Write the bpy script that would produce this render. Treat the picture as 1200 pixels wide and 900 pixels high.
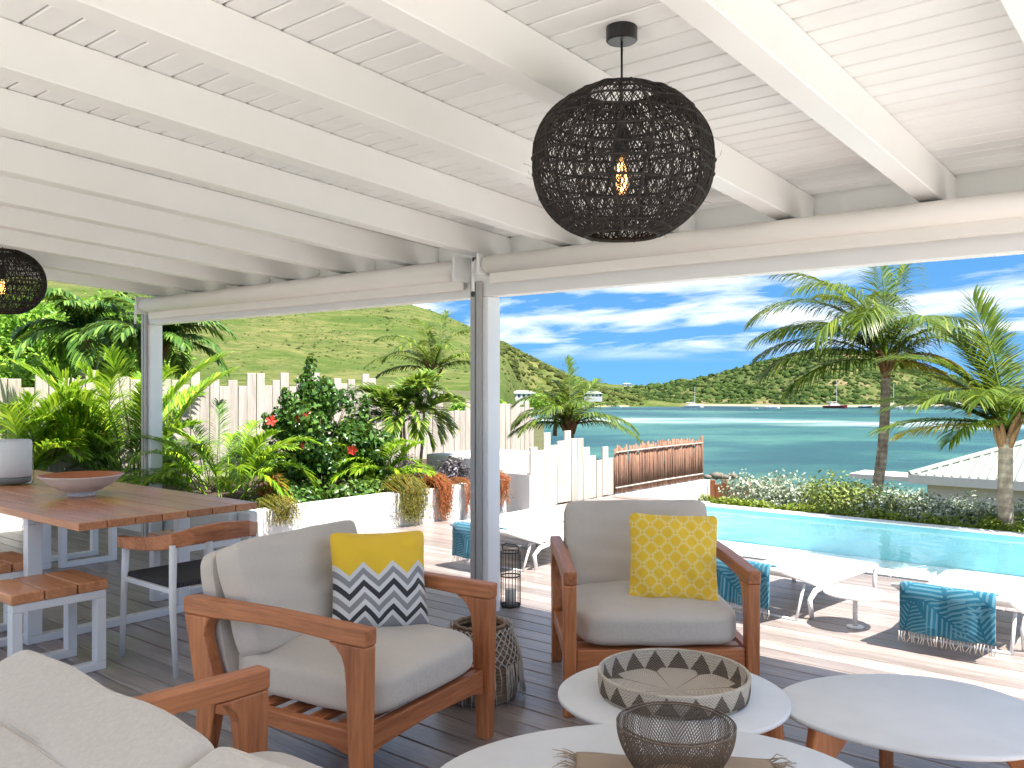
import bpy, bmesh, math, random
import numpy as np
from mathutils import Vector, Matrix, Euler
R = math.radians
random.seed(7)
for o in list(bpy.data.objects):
    bpy.data.objects.remove(o)
scene = bpy.context.scene
col = scene.collection

# ------------------------------------------------------------------ camera
EYE = 1.45
F = 1035.0                      # focal length in pixels of the 1200 px wide photograph
YAW = R(39.7)
cam = bpy.data.cameras.new('camera')
cam.sensor_width = 36.0
cam.lens = F / 1200 * 36.0
cam.clip_start = 0.05
cam.clip_end = 8000
camo = bpy.data.objects.new('camera', cam)
camo.location = (0, 0, EYE)
camo.rotation_euler = (R(90), 0, YAW)
col.objects.link(camo)
scene.camera = camo

# ------------------------------------------------------------------ light
SUN_EL, SUN_AZ = R(64), R(2)   # azimuth counted from +X towards +Y
world = bpy.data.worlds.new('World')
scene.world = world
world.use_nodes = True
wn = world.node_tree
wn.nodes.clear()
def WN(t, **k):
    n = wn.nodes.new(t)
    for a, b in k.items():
        setattr(n, a, b)
    return n
w_out = WN('ShaderNodeOutputWorld')
w_bg = WN('ShaderNodeBackground')
w_bg.inputs['Strength'].default_value = 0.15
sky = WN('ShaderNodeTexSky', sky_type='NISHITA', sun_disc=False)
sky.sun_elevation = SUN_EL
sky.sun_rotation = R(90) - SUN_AZ
sky.air_density = 1.0
sky.dust_density = 0.0
sky.ozone_density = 3.0
tc = WN('ShaderNodeTexCoord')
sep = WN('ShaderNodeSeparateXYZ')
wn.links.new(tc.outputs['Generated'], sep.inputs[0])
def wmath(op, a, b=None):
    n = WN('ShaderNodeMath', operation=op)
    for i, v in enumerate((a, b)):
        if v is None: continue
        if isinstance(v, (int, float)): n.inputs[i].default_value = v
        else: wn.links.new(v, n.inputs[i])
    return n.outputs[0]
# the air looks clear right down to the horizon: sample the sky a little higher up
zup = wmath('ADD', wmath('MULTIPLY', wmath('MAXIMUM', sep.outputs[2], 0.0), 0.8), 0.22)
cmb = WN('ShaderNodeCombineXYZ')
wn.links.new(sep.outputs[0], cmb.inputs[0]); wn.links.new(sep.outputs[1], cmb.inputs[1]); wn.links.new(zup, cmb.inputs[2])
wn.links.new(cmb.outputs[0], sky.inputs[0])
# clouds: noise on a flat layer overhead
den = wmath('ADD', wmath('MAXIMUM', sep.outputs[2], 0.0), 0.16)
cx = wmath('DIVIDE', sep.outputs[0], den)
cy = wmath('DIVIDE', sep.outputs[1], den)
cc = WN('ShaderNodeCombineXYZ')
wn.links.new(cx, cc.inputs[0]); wn.links.new(cy, cc.inputs[1])
cmap = WN('ShaderNodeMapping')
cmap.inputs['Rotation'].default_value = (0, 0, R(-28))
cmap.inputs['Scale'].default_value = (1.15, 1.9, 1)
cmap.inputs['Location'].default_value = (6.2, 0.6, 0)
wn.links.new(cc.outputs[0], cmap.inputs[0])
cn = WN('ShaderNodeTexNoise')
cn.inputs['Scale'].default_value = 1.0
cn.inputs['Detail'].default_value = 9
cn.inputs['Roughness'].default_value = 0.56
cn.inputs['Distortion'].default_value = 0.35
wn.links.new(cmap.outputs[0], cn.inputs['Vector'])
cr = WN('ShaderNodeValToRGB')
cr.color_ramp.elements[0].position = 0.455
cr.color_ramp.elements[1].position = 0.69
wn.links.new(cn.outputs['Fac'], cr.inputs[0])
tint = WN('ShaderNodeMix', data_type='RGBA', blend_type='MULTIPLY')
tint.inputs[0].default_value = 1.0
tint.inputs[7].default_value = (0.11, 0.195, 0.235, 1)
wn.links.new(sky.outputs[0], tint.inputs[6])
cmix = WN('ShaderNodeMix', data_type='RGBA')
cmix.inputs[7].default_value = (2.5, 2.4, 2.3, 1)
# the far edge of the cloud layer stays clear of the horizon
edge = WN('ShaderNodeMapRange', interpolation_type='SMOOTHSTEP')
edge.inputs['From Min'].default_value = 0.022
edge.inputs['From Max'].default_value = 0.055
wn.links.new(sep.outputs[2], edge.inputs['Value'])
cfac = wmath('MULTIPLY', wmath('MULTIPLY', cr.outputs['Color'], 0.85), edge.outputs[0])
wn.links.new(cfac, cmix.inputs[0])
wn.links.new(tint.outputs[2], cmix.inputs[6])
wn.links.new(cmix.outputs[2], w_bg.inputs['Color'])
wn.links.new(w_bg.outputs[0], w_out.inputs['Surface'])

sun = bpy.data.lights.new('sun', 'SUN')
sun.energy = 2.25
sun.angle = R(0.5)
sun.color = (1.0, 0.955, 0.885)
suno = bpy.data.objects.new('sun', sun)
sd = Vector((math.cos(SUN_EL)*math.cos(SUN_AZ), math.cos(SUN_EL)*math.sin(SUN_AZ), math.sin(SUN_EL)))
suno.rotation_euler = sd.to_track_quat('Z', 'Y').to_euler()
suno.location = sd * 60
col.objects.link(suno)

vs = scene.view_settings
vs.view_transform = 'Standard'
vs.look = 'None'
vs.exposure = 2.6
vs.gamma = 1.0
vs.use_curve_mapping = False

# ------------------------------------------------------------------ geometry helpers
FW = Vector((-math.sin(YAW), math.cos(YAW), 0))
RT = Vector((math.cos(YAW), math.sin(YAW), 0))
def ray(u, D, z):
    """ground plan point D metres deep along the bearing of column u, at height z"""
    p = FW * D + RT * ((u - 600) / F * D)
    return Vector((p.x, p.y, z))
def zat(v, D):
    return EYE - (v - 450) / F * D

class MB:
    def __init__(s):
        s.v = []; s.f = []
    def add(s, vv, ff):
        n = len(s.v)
        s.v.extend([tuple(p) for p in vv])
        s.f.extend([tuple(i + n for i in q) for q in ff])
        return s
    def box(s, x0, x1, y0, y1, z0, z1):
        vv = [(x0,y0,z0),(x1,y0,z0),(x1,y1,z0),(x0,y1,z0),(x0,y0,z1),(x1,y0,z1),(x1,y1,z1),(x0,y1,z1)]
        return s.add(vv, [(0,3,2,1),(4,5,6,7),(0,1,5,4),(1,2,6,5),(2,3,7,6),(3,0,4,7)])
    def prism(s, poly, a, b, axis='y'):
        """poly: 2-d outline, extruded along axis from a to b"""
        n = len(poly)
        def P(p, t):
            if axis == 'y': return (p[0], t, p[1])
            if axis == 'x': return (t, p[0], p[1])
            return (p[0], p[1], t)
        vv = [P(p, a) for p in poly] + [P(p, b) for p in poly]
        ff = [tuple(range(n)), tuple(range(2*n-1, n-1, -1))]
        for i in range(n):
            j = (i + 1) % n
            ff.append((i, i + n, j + n, j))
        return s.add(vv, ff)
    def tube(s, pts, r, n=8, cap=True, closed=False):
        pts = [Vector(p) for p in pts]
        m = len(pts)
        rr = r if isinstance(r, (list, tuple)) else [r] * m
        vv = []
        up = Vector((0, 0, 1))
        prev = None
        for i, p in enumerate(pts):
            if closed: t = pts[(i+1) % m] - pts[i-1]
            else: t = pts[min(i+1, m-1)] - pts[max(i-1, 0)]
            t.normalize()
            if prev is None:
                a = up if abs(t.z) < .9 else Vector((1, 0, 0))
                x = t.cross(a).normalized()
            else:
                x = (prev - t * prev.dot(t)).normalized()
            prev = x
            y = t.cross(x)
            for k in range(n):
                c = 2 * math.pi * k / n
                vv.append(p + (x * math.cos(c) + y * math.sin(c)) * rr[i])
        ff = []
        for i in range(m if closed else m - 1):
            j = (i + 1) % m
            for k in range(n):
                l = (k + 1) % n
                ff.append((i*n+k, i*n+l, j*n+l, j*n+k))
        if cap and not closed:
            ff.append(tuple(range(n-1, -1, -1)))
            ff.append(tuple((m-1)*n + k for k in range(n)))
        return s.add(vv, ff)
    def lathe(s, prof, n=32, cx=0, cy=0, sx=1, sy=1, cap=True):
        vv = []
        for (r, z) in prof:
            for k in range(n):
                c = 2 * math.pi * k / n
                vv.append((cx + r*math.cos(c)*sx, cy + r*math.sin(c)*sy, z))
        ff = []
        for i in range(len(prof) - 1):
            for k in range(n):
                l = (k + 1) % n
                ff.append((i*n+k, i*n+l, (i+1)*n+l, (i+1)*n+k))
        if cap and prof[0][0] > 1e-6: ff.append(tuple(range(n-1, -1, -1)))
        if cap and prof[-1][0] > 1e-6: ff.append(tuple((len(prof)-1)*n + k for k in range(n)))
        return s.add(vv, ff)
    def mesh(s, name, bevel=0, seg=2, smooth=False, fix=False):
        me = bpy.data.meshes.new(name)
        me.from_pydata(s.v, [], s.f)
        bm = bmesh.new(); bm.from_mesh(me)
        if fix:
            bmesh.ops.remove_doubles(bm, verts=bm.verts, dist=1e-5)
        bmesh.ops.recalc_face_normals(bm, faces=bm.faces)
        if bevel:
            es = [e for e in bm.edges if len(e.link_faces) == 2 and e.calc_face_angle(0) > 0.5]
            bmesh.ops.bevel(bm, geom=es, offset=bevel, segments=seg, profile=0.5, affect='EDGES', clamp_overlap=True)
        bm.to_mesh(me); bm.free()
        if smooth:
            me.polygons.foreach_set('use_smooth', [True] * len(me.polygons))
        return me
    def build(s, name, mat, parent=None, bevel=0, seg=2, smooth=False, loc=None, rot=None, fix=False):
        return put(name, s.mesh(name, bevel, seg, smooth, fix), mat, parent, loc, rot)

def put(name, me, mat, parent=None, loc=None, rot=None, scale=None):
    o = bpy.data.objects.new(name, me)
    if mat is not None:
        if not me.materials: me.materials.append(mat)
        elif me.materials[0] != mat:
            o.material_slots[0].link = 'OBJECT'; o.material_slots[0].material = mat
    col.objects.link(o)
    if parent is not None: o.parent = parent
    if loc is not None: o.location = loc
    if rot is not None: o.rotation_euler = rot
    if scale is not None: o.scale = scale
    return o
def tag(o, label=None, cat=None, group=None, kind=None):
    if label: o['label'] = label
    if cat: o['category'] = cat
    if group: o['group'] = group
    if kind: o['kind'] = kind
    return o
def thing(name, label, cat, loc=(0,0,0), rz=0, group=None):
    o = bpy.data.objects.new(name, None)
    o.empty_display_size = 0.1
    o.location = loc; o.rotation_euler = (0, 0, rz)
    col.objects.link(o)
    return tag(o, label, cat, group)
def copy_tree(o, parent=None):
    c = o.copy(); col.objects.link(c); c.parent = parent
    for ch in list(o.children):
        copy_tree(ch, c)
    return c
def np_mesh(name, V, Fq, smooth=False):
    """V (n,3) array, Fq list of arrays of equal-size faces"""
    me = bpy.data.meshes.new(name)
    V = np.asarray(V, dtype=np.float32)
    loops = []; starts = []; tot = 0; counts = 0
    for fa in Fq:
        fa = np.asarray(fa, dtype=np.int32)
        if len(fa) == 0: continue
        k = fa.shape[1]
        starts.append(tot + np.arange(len(fa), dtype=np.int32) * k)
        loops.append(fa.reshape(-1)); tot += fa.size; counts += len(fa)
    loops = np.concatenate(loops); starts = np.concatenate(starts)
    me.vertices.add(len(V)); me.vertices.foreach_set('co', V.reshape(-1))
    me.loops.add(len(loops)); me.loops.foreach_set('vertex_index', loops)
    me.polygons.add(len(starts)); me.polygons.foreach_set('loop_start', starts)
    me.update(calc_edges=True)
    me.validate()
    if smooth:
        me.polygons.foreach_set('use_smooth', np.ones(len(me.polygons), dtype=bool))
    return me

# ------------------------------------------------------------------ materials
def srgb(r, g, b):
    def c(x):
        x /= 255.0
        return x/12.92 if x <= .04045 else ((x+.055)/1.055)**2.4
    return (c(r), c(g), c(b), 1)
class NT:
    def __init__(s, name):
        s.m = bpy.data.materials.new(name); s.m.use_nodes = True
        s.t = s.m.node_tree; s.b = s.t.nodes['Principled BSDF']
        s.out = s.t.nodes['Material Output']
    def n(s, t, ins=None, **k):
        x = s.t.nodes.new(t)
        for a, b in k.items(): setattr(x, a, b)
        for a, b in (ins or {}).items(): s.set(x, a, b)
        return x
    def set(s, node, key, val):
        i = node.inputs[key]
        if isinstance(val, bpy.types.NodeSocket): s.t.links.new(val, i)
        else: i.default_value = val
    def math(s, op, a, b=0.0, clamp=False):
        x = s.n('ShaderNodeMath', {0: a, 1: b}, operation=op); x.use_clamp = clamp
        return x.outputs[0]
    def coord(s, kind='Object', scale=(1,1,1), rand=False, rot=(0,0,0)):
        if kind == 'Pos': v = s.n('ShaderNodeNewGeometry').outputs['Position']
        else: v = s.n('ShaderNodeTexCoord').outputs[kind]
        if rand:
            oi = s.n('ShaderNodeObjectInfo').outputs['Random']
            v = s.n('ShaderNodeVectorMath', {0: v, 1: s.n('ShaderNodeVectorMath', {0: s.n('ShaderNodeCombineXYZ', {0: oi, 1: oi, 2: oi}).outputs[0], 1: (37.1, 71.7, 53.3)}, operation='MULTIPLY').outputs[0]}, operation='ADD').outputs[0]
        return s.n('ShaderNodeMapping', {'Vector': v, 'Scale': scale, 'Rotation': rot}).outputs[0]
    def noise(s, vec, scale=5, detail=4, rough=.55, dist=0):
        return s.n('ShaderNodeTexNoise', {'Vector': vec, 'Scale': scale, 'Detail': detail, 'Roughness': rough, 'Distortion': dist}).outputs['Fac']
    def ramp(s, fac, stops):
        x = s.n('ShaderNodeValToRGB', {0: fac})
        e = x.color_ramp.elements
        while len(e) < len(stops): e.new(.5)
        for i, (p, c) in enumerate(stops):
            e[i].position = p; e[i].color = c
        return x.outputs[0]
    def mix(s, fac, a, b, blend='MIX'):
        x = s.n('ShaderNodeMix', {0: fac, 6: a, 7: b}, data_type='RGBA', blend_type=blend)
        return x.outputs[2]
    def bump(s, h, strength=.3, dist=.01):
        x = s.n('ShaderNodeBump', {'Height': h, 'Strength': strength, 'Distance': dist})
        s.set(s.b, 'Normal', x.outputs[0])
    def P(s, **k):
        names = {'color': 'Base Color', 'rough': 'Roughness', 'metal': 'Metallic', 'spec': 'Specular IOR Level', 'coat': 'Coat Weight', 'sheen': 'Sheen Weight'}
        for a, b in k.items(): s.set(s.b, names[a], b)
        return s

def grey(v): return (v, v, v, 1)
def mat_paint(name, c, rough=.5, bump=.05, scale=30, var=.06, kind='Object'):
    m = NT(name)
    v = m.coord(kind)
    f = m.noise(v, 3.0, 5)
    d = tuple(x*(1-var) for x in c[:3]) + (1,)
    g = m.noise(v, scale, 4)
    m.P(color=m.ramp(f, [(.35, d), (.65, c)]), rough=rough)
    m.bump(g, bump, .004)
    return m.m
def mat_wood(name, c_dark, c_light, axis='x', rough=.45, kind='Object', rand=True, bump=.12, stretch=14, per=.18, fine=60):
    m = NT(name)
    sc = {'x': (1/stretch*1.0, 1, 1), 'y': (1, 1/stretch, 1), 'z': (1, 1, 1/stretch)}[axis]
    v = m.coord(kind, sc, rand)
    f1 = m.noise(v, 9, 5, .6, 1.2)
    f2 = m.noise(v, fine, 4, .6)
    f = m.math('ADD', m.math('MULTIPLY', f1, .62), m.math('MULTIPLY', f2, .38))
    c = m.ramp(f, [(.32, c_dark), (.66, c_light)])
    if per:
        oi = m.n('ShaderNodeObjectInfo').outputs['Random']
        k = m.math('ADD', m.math('MULTIPLY', oi, 2*per), 1-per)
        c = m.mix(1.0, c, m.n('ShaderNodeCombineColor', {0: k, 1: k, 2: k}).outputs[0], 'MULTIPLY')
    m.P(color=c, rough=rough)
    m.bump(f2, bump, .003)
    return m.m
def mat_leaf(name, c1, c2, c3=None, rough=.45, trans=.35, per_obj=.0):
    m = NT(name)
    ri = m.n('ShaderNodeNewGeometry').outputs['Random Per Island']
    stops = [(0.0, c1), (.6, c2)] + ([(1.0, c3)] if c3 else [])
    c = m.ramp(ri, stops)
    n = m.noise(m.coord('Object'), 2.2, 2)
    c = m.mix(m.math('MULTIPLY', n, .5), c, tuple(x*.55 for x in c1[:3]) + (1,))
    m.P(color=c, rough=rough, spec=.35)
    tr = m.n('ShaderNodeBsdfTranslucent', {'Color': m.mix(.35, c, (.30, .36, .04, 1))})
    ms = m.n('ShaderNodeMixShader', {0: trans, 1: m.b.outputs[0], 2: tr.outputs[0]})
    m.t.links.new(ms.outputs[0], m.out.inputs['Surface'])
    return m.m
WHITE = mat_paint('white_paint', (.84, .83, .81, 1), .42, .05, 40, .03, 'Pos')
WHITE_METAL = mat_paint('white_powder_coat', (.78, .78, .77, 1), .35, .03, 200, .02)
WALL = mat_paint('white_plaster', (.62, .61, .59, 1), .8, .25, 22, .07, 'Pos')
# ------------------------------------------------------------------ terrain and sea
SEA = -10.5
def lerp_tab(tab, x):
    xs = [a for a, b in tab]; ys = [b for a, b in tab]
    return float(np.interp(x, xs, ys))
SKYLINE_GRASS = [(-900, 330), (-300, 318), (100, 322), (300, 330), (470, 353), (505, 363), (553, 383), (600, 405), (640, 425), (668, 439), (690, 447), (730, 452), (800, 462), (900, 480)]
SKYLINE_BUSH = [(640, 474), (690, 459), (740, 452), (770, 447), (800, 442), (840, 435), (870, 427), (905, 418), (950, 409), (1000, 408), (1050, 416), (1100, 430), (1150, 446), (1220, 460), (1320, 472)]
def near_ground(x, y):
    """slope from the garden down to the shore"""
    d = math.hypot(x, y)
    a = math.atan2(x * RT.x + y * RT.y, max(1e-6, x * FW.x + y * FW.y))
    u = 600 + F * math.tan(max(-1.3, min(1.3, a)))
    z = -0.75 - 11.3 * max(0, min(1, (d - 14) / 92.0))
    t = max(0, min(1, (640 - u) / 90.0)); t = t*t*(3-2*t)
    return z * (1 - t) + (-0.25 + 0.02 * max(0, d - 14) * .3) * t
g_mat = NT('ground_scrub')
gv = g_mat.coord('Pos')
gf = g_mat.noise(gv, .9, 6, .65)
g_mat.P(color=g_mat.ramp(gf, [(.3, srgb(46, 55, 26)), (.5, srgb(79, 80, 43)), (.7, srgb(105, 96, 68))]), rough=.95)
g_mat.bump(g_mat.noise(gv, 9, 5), .6, .1)
V = []; Q = []
rs = [0.0] + list(np.linspace(6, 40, 18)) + list(np.linspace(44, 260, 28))
na = 120
for r in rs:
    for k in range(na):
        a = 2 * math.pi * k / na
        x, y = r * math.cos(a), r * math.sin(a)
        fwd = x * FW.x + y * FW.y
        if r < 16 or fwd < -1:
            z = -0.75 - .02 * max(0, r - 16)
            if r >= 14 and fwd > -1: z = near_ground(x, y)
        else: z = near_ground(x, y)
        V.append((x, y, z))
for i in range(len(rs) - 1):
    for k in range(na):
        l = (k + 1) % na
        Q.append((i*na+k, (i+1)*na+k, (i+1)*na+l, i*na+l))
ground = put('ground', np_mesh('ground', V, [np.array(Q)], True), g_mat.m)
tag(ground, kind='structure')

# sea with shoals and a reef line
s = NT('sea_water')
sv = s.coord('Pos')
d1 = s.n('ShaderNodeVectorMath', {0: s.n('ShaderNodeNewGeometry').outputs['Position'], 1: tuple(FW)}, operation='DOT_PRODUCT').outputs['Value']
l1 = s.n('ShaderNodeVectorMath', {0: s.n('ShaderNodeNewGeometry').outputs['Position'], 1: tuple(RT)}, operation='DOT_PRODUCT').outputs['Value']
sh = s.n('ShaderNodeCombineXYZ', {0: s.math('MULTIPLY', l1, .012), 1: s.math('MULTIPLY', d1, .03), 2: 0.0}).outputs[0]
patch = s.noise(sh, 1.0, 5, .6, .6)
deep = s.ramp(s.math('DIVIDE', d1, 600.0), [(.17, srgb(58, 102, 89)), (.22, srgb(27, 76, 75)), (.34, srgb(30, 83, 80)), (.45, srgb(40, 94, 87)), (.56, srgb(27, 79, 80)), (.70, srgb(15, 60, 68)), (.82, srgb(12, 51, 67))])
c = s.mix(s.ramp(patch, [(.47, grey(0)), (.60, grey(.85))]), deep, srgb(68, 116, 101))
c = s.mix(s.ramp(patch, [(.32, grey(.75)), (.46, grey(0))]), c, srgb(13, 53, 61))
fine = s.noise(s.n('ShaderNodeCombineXYZ', {0: s.math('MULTIPLY', l1, .10), 1: s.math('MULTIPLY', d1, .22), 2: 0.0}).outputs[0], 1.0, 6, .7)
c = s.mix(s.ramp(fine, [(.38, grey(.5)), (.56, grey(0))]), c, srgb(15, 60, 67))
# sandy reef flat, breaking white, about 300 m out
wob = s.math('ADD', d1, s.math('ADD', s.math('MULTIPLY', s.math('SUBTRACT', s.noise(sh, 1.6, 4), .5), 60.0), s.math('MULTIPLY', l1, .42)))
reef = s.ramp(s.math('DIVIDE', wob, 600.0), [(.0, grey(0)), (.47, grey(0)), (.505, grey(1)), (.53, grey(.9)), (.57, grey(0))])
foam_n = s.noise(s.n('ShaderNodeCombineXYZ', {0: s.math('MULTIPLY', l1, .02), 1: s.math('MULTIPLY', d1, .16), 2: 0.0}).outputs[0], 1.0, 6, .62, .4)
foam = s.math('MULTIPLY', reef, s.ramp(foam_n, [(.40, grey(0)), (.56, grey(1))]))
c = s.mix(s.math('MULTIPLY', reef, .55), c, srgb(96, 138, 132))
c = s.mix(s.math('MULTIPLY', foam, .95), c, srgb(168, 176, 172))
s.P(color=c, rough=.32, spec=.18)
s.bump(s.noise(s.coord('Pos', (1, 1, 1)), .5, 7, .7), .8, .9)
sea = put('sea', np_mesh('sea', [(-5000, -5000, SEA), (5000, -5000, SEA), (5000, 6500, SEA), (-5000, 6500, SEA)], [np.array([(0, 1, 2, 3)])]), s.m)
tag(sea, kind='structure')

# hills, as grids of bearings by distances
def hill_grid(name, us, ds, zf, mat):
    V = [ray(u, d, zf(u, d)) for d in ds for u in us]
    n = len(us)
    Q = [(i*n+k, i*n+k+1, (i+1)*n+k+1, (i+1)*n+k) for i in range(len(ds)-1) for k in range(n-1)]
    o = put(name, np_mesh(name, V, [np.array(Q)], True), mat)
    tag(o, kind='structure')
    return o
def vnoise(x, y, seed=0):
    s = 0
    for i, (f, a) in enumerate(((1, 1), (2.3, .5), (5.1, .25), (11.0, .13))):
        s += a * (math.sin(x*f*1.7 + seed + i*2.1) * math.cos(y*f*1.3 - seed*1.7 + i) + .6*math.sin((x*.9+y*1.1)*f + i*4.2 + seed))
    return s / 2.4
sm = lambda t: (lambda k: k*k*(3-2*k))(max(0.0, min(1.0, t)))
def z_grass(u, d):
    top = zat(lerp_tab(SKYLINE_GRASS, u), 640)
    base = 0.8 if u < 560 else 0.8 - 14.0 * sm((u - 560) / 130.0)
    t = max(0, (d - 150) / 490.0)
    z = base + (top - base) * (0.30 * min(t, 1) + .70 * min(t, 1) ** 1.35) if d <= 640 else top - (d - 640) * .22
    n = vnoise(u * .012, d * .013, 2.0)
    if u > 590:                                  # the bay reaches in here: shore about 465 m out
        t2 = sm((u - 590) / 50.0)
        z = z * (1 - t2) + t2 * min(z, SEA - .6 + (d - 462) * .25)
    if d < 150: z -= 4
    return z + 3.2 * n * sm((d - 160) / 150.0) * (1 - .65 * sm((d - 560) / 80))
def z_bush(u, d):
    top = zat(lerp_tab(SKYLINE_BUSH, u), 585)
    t = (d - 474 + 10 * math.sin(u * .021)) / (585 - 474)
    z = SEA - 1.2 + (top - SEA - 2.2) * (sm(t) * .6 + .4 * max(0, min(1, t))) + (1.6 if t > .02 else 0)
    if d > 585: z = top - 3.4 - (d - 585) * .3
    return z + 1.3 * vnoise(u * .02, d * .03, 5) * sm(t * 3)
hg = NT('hill_grass')
hv = hg.coord('Pos')
n1 = hg.noise(hv, .02, 6, .62, .4)
n2 = hg.noise(hv, .16, 6, .7)
n3 = hg.noise(hg.coord('Pos', (1, 1, 2.5)), .55, 5, .7)
cg = hg.ramp(n1, [(.34, srgb(73, 92, 39)), (.46, srgb(93, 105, 51)), (.56, srgb(113, 113, 68)), (.68, srgb(99, 105, 55))])
cg = hg.mix(hg.ramp(n2, [(.46, grey(0)), (.62, grey(.85))]), cg, srgb(67, 87, 34))
cg = hg.mix(hg.ramp(n3, [(.36, grey(.85)), (.50, grey(0))]), cg, srgb(60, 68, 34))
cg = hg.mix(hg.ramp(hg.noise(hg.coord('Pos', (1, 1, 1.6)), .055, 7, .68, .8), [(.50, grey(0)), (.62, grey(.7))]), cg, srgb(70, 88, 38))
cg = hg.mix(hg.ramp(hg.noise(hv, .03, 7, .7), [(.56, grey(0)), (.68, grey(.6))]), cg, srgb(128, 120, 76))
hg.P(color=cg, rough=1.0, spec=.1)
hg.bump(n3, .8, 1.0)
hill_left = hill_grid('grassy_hill', list(range(-900, 901, 9)), list(range(140, 641, 10)) + [700, 800], z_grass, hg.m)
hb = NT('hill_scrub_soil')
hv = hb.coord('Pos')
cb = hb.ramp(hb.noise(hv, .06, 6, .65), [(.35, srgb(57, 77, 36)), (.54, srgb(92, 96, 56)), (.64, srgb(128, 112, 84))])
hb.P(color=cb, rough=1.0, spec=.1)
hb.bump(hb.noise(hv, .5, 5), .8, 1.0)
headland = hill_grid('headland', list(range(620, 1331, 6)), [462, 468, 472, 475, 478, 482, 487] + list(range(492, 586, 7)) + [588, 600, 640, 700], z_bush, hb.m)
# sandy beach strip at the foot of the headland
bs = mat_paint('beach_sand', srgb(149, 137, 116), .95, .3, 2, .15, 'Pos')
V = []; Q = []
for k, u in enumerate(range(640, 1321, 8)):
    d0 = 474 - 10 * math.sin(u * .021) - 4
    V += [ray(u, d0 - 3, SEA - .4), ray(u, d0 + 1.5, SEA + .55), ray(u, d0 + 6, SEA + .9), ray(u, d0 + 9, SEA - .6)]
    if k:
        b = 4 * k
        Q += [(b-4, b, b+1, b-3), (b-3, b+1, b+2, b-2), (b-2, b+2, b+3, b-1)]
tag(put('beach', np_mesh('beach', V, [np.array(Q)], True), bs), kind='structure')
# far low shore between the two hills
fl = hill_grid('far_shore', list(range(600, 801, 10)), [900, 940, 1000, 1100, 1300], lambda u, d: SEA - 1 if d < 920 else SEA + 6 + (d - 940) * .012 + 2*vnoise(u*.03, d*.01), hg.m)

# -------- scrub on the hills: uncountable, one object each
ICO = None
def ico():
    global ICO
    if ICO is None:
        bm = bmesh.new(); bmesh.ops.create_icosphere(bm, subdivisions=1, radius=1)
        V = np.array([v.co[:] for v in bm.verts]); Fc = np.array([[v.index for v in f.verts] for f in bm.faces]); bm.free()
        ICO = (V, Fc)
    return ICO
def bush_field(name, pts, rads, mat, seed, flat=.75, label=None, cat='scrub'):
    rng = np.random.default_rng(seed)
    B, Fc = ico()
    n = len(pts)
    jit = 1 + .38 * rng.uniform(-1, 1, (n, len(B), 1))
    V = B[None] * jit * np.asarray(rads)[:, None, None]
    V[:, :, 2] *= flat
    V = V + np.asarray(pts)[:, None, :]
    Fa = Fc[None] + (np.arange(n) * len(B))[:, None, None]
    o = put(name, np_mesh(name, V.reshape(-1, 3), [Fa.reshape(-1, 3)]), mat)
    return tag(o, label, cat, kind='stuff')
def mat_scrub(name, cols):
    m = NT(name)
    ri = m.n('ShaderNodeNewGeometry').outputs['Random Per Island']
    c = m.ramp(ri, cols)
    c = m.mix(m.ramp(m.noise(m.coord('Pos'), .9, 5, .7), [(.42, grey(0)), (.66, grey(.45))]), c, srgb(84, 91, 51))
    m.P(color=c, rough=1.0, spec=.08)
    m.bump(m.noise(m.coord('Pos'), 1.3, 5, .7), 1.0, 1.2)
    return m.m
SCRUB = mat_scrub('scrub_foliage', [(0, srgb(36, 56, 26)), (.35, srgb(50, 74, 34)), (.7, srgb(72, 94, 44)), (1, srgb(98, 110, 62))])
SCRUB2 = mat_scrub('hill_shrub_foliage', [(0, srgb(59, 66, 37)), (.5, srgb(78, 87, 45)), (1, srgb(104, 114, 55))])
rng = np.random.default_rng(3)
pts = []; rad = []
for i in range(15000):
    u = rng.uniform(645, 1300); d = 480 + 118 * rng.uniform(0, 1)
    d -= 10 * math.sin(u * .021)
    if vnoise(u*.045, d*.09, 9) < .02 and rng.uniform() < .72: continue
    p = ray(u, d, z_bush(u, d))
    if p.z < SEA + 1.3: continue
    r = (rng.uniform(.5, 1.2) if rng.uniform() < .7 else rng.uniform(1.2, 2.6))
    pts.append(p[:]); rad.append(r)
bush_field('headland_scrub', pts, rad, SCRUB, 4, .8, 'dense green scrub covering the headland across the bay', 'scrub')
pts = []; rad = []
for i in range(5200):
    u = rng.uniform(150, 760); d = 170 + 475 * rng.uniform(0, 1) ** .7
    k = vnoise(u*.02, d*.02, 1)
    band = abs(u - (452 - .02*(d-640))) < 5
    ridge = d > 575 and u > 500 and rng.uniform() < .45
    if not band and not ridge and k < .12 and rng.uniform() < .82: continue
    p = ray(u, d, z_grass(u, d))
    r = rng.uniform(.18, .5) * (2.2 if (ridge or band) and rng.uniform() < .5 else 1)
    pts.append(p[:]); rad.append(r)
for i in range(900):       # lush belt at the foot of the hill, by the shore
    u = rng.uniform(560, 760); d = rng.uniform(420, 600)
    z = max(z_grass(u, d), SEA + .4)
    if u > 640 and d < 470: continue
    pts.append(ray(u, d, z)[:]); rad.append(rng.uniform(1.0, 2.4))
bush_field('hill_shrubs', pts, rad, SCRUB2, 5, .7, 'small dark shrubs dotted over the grassy hill', 'scrub')

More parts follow.
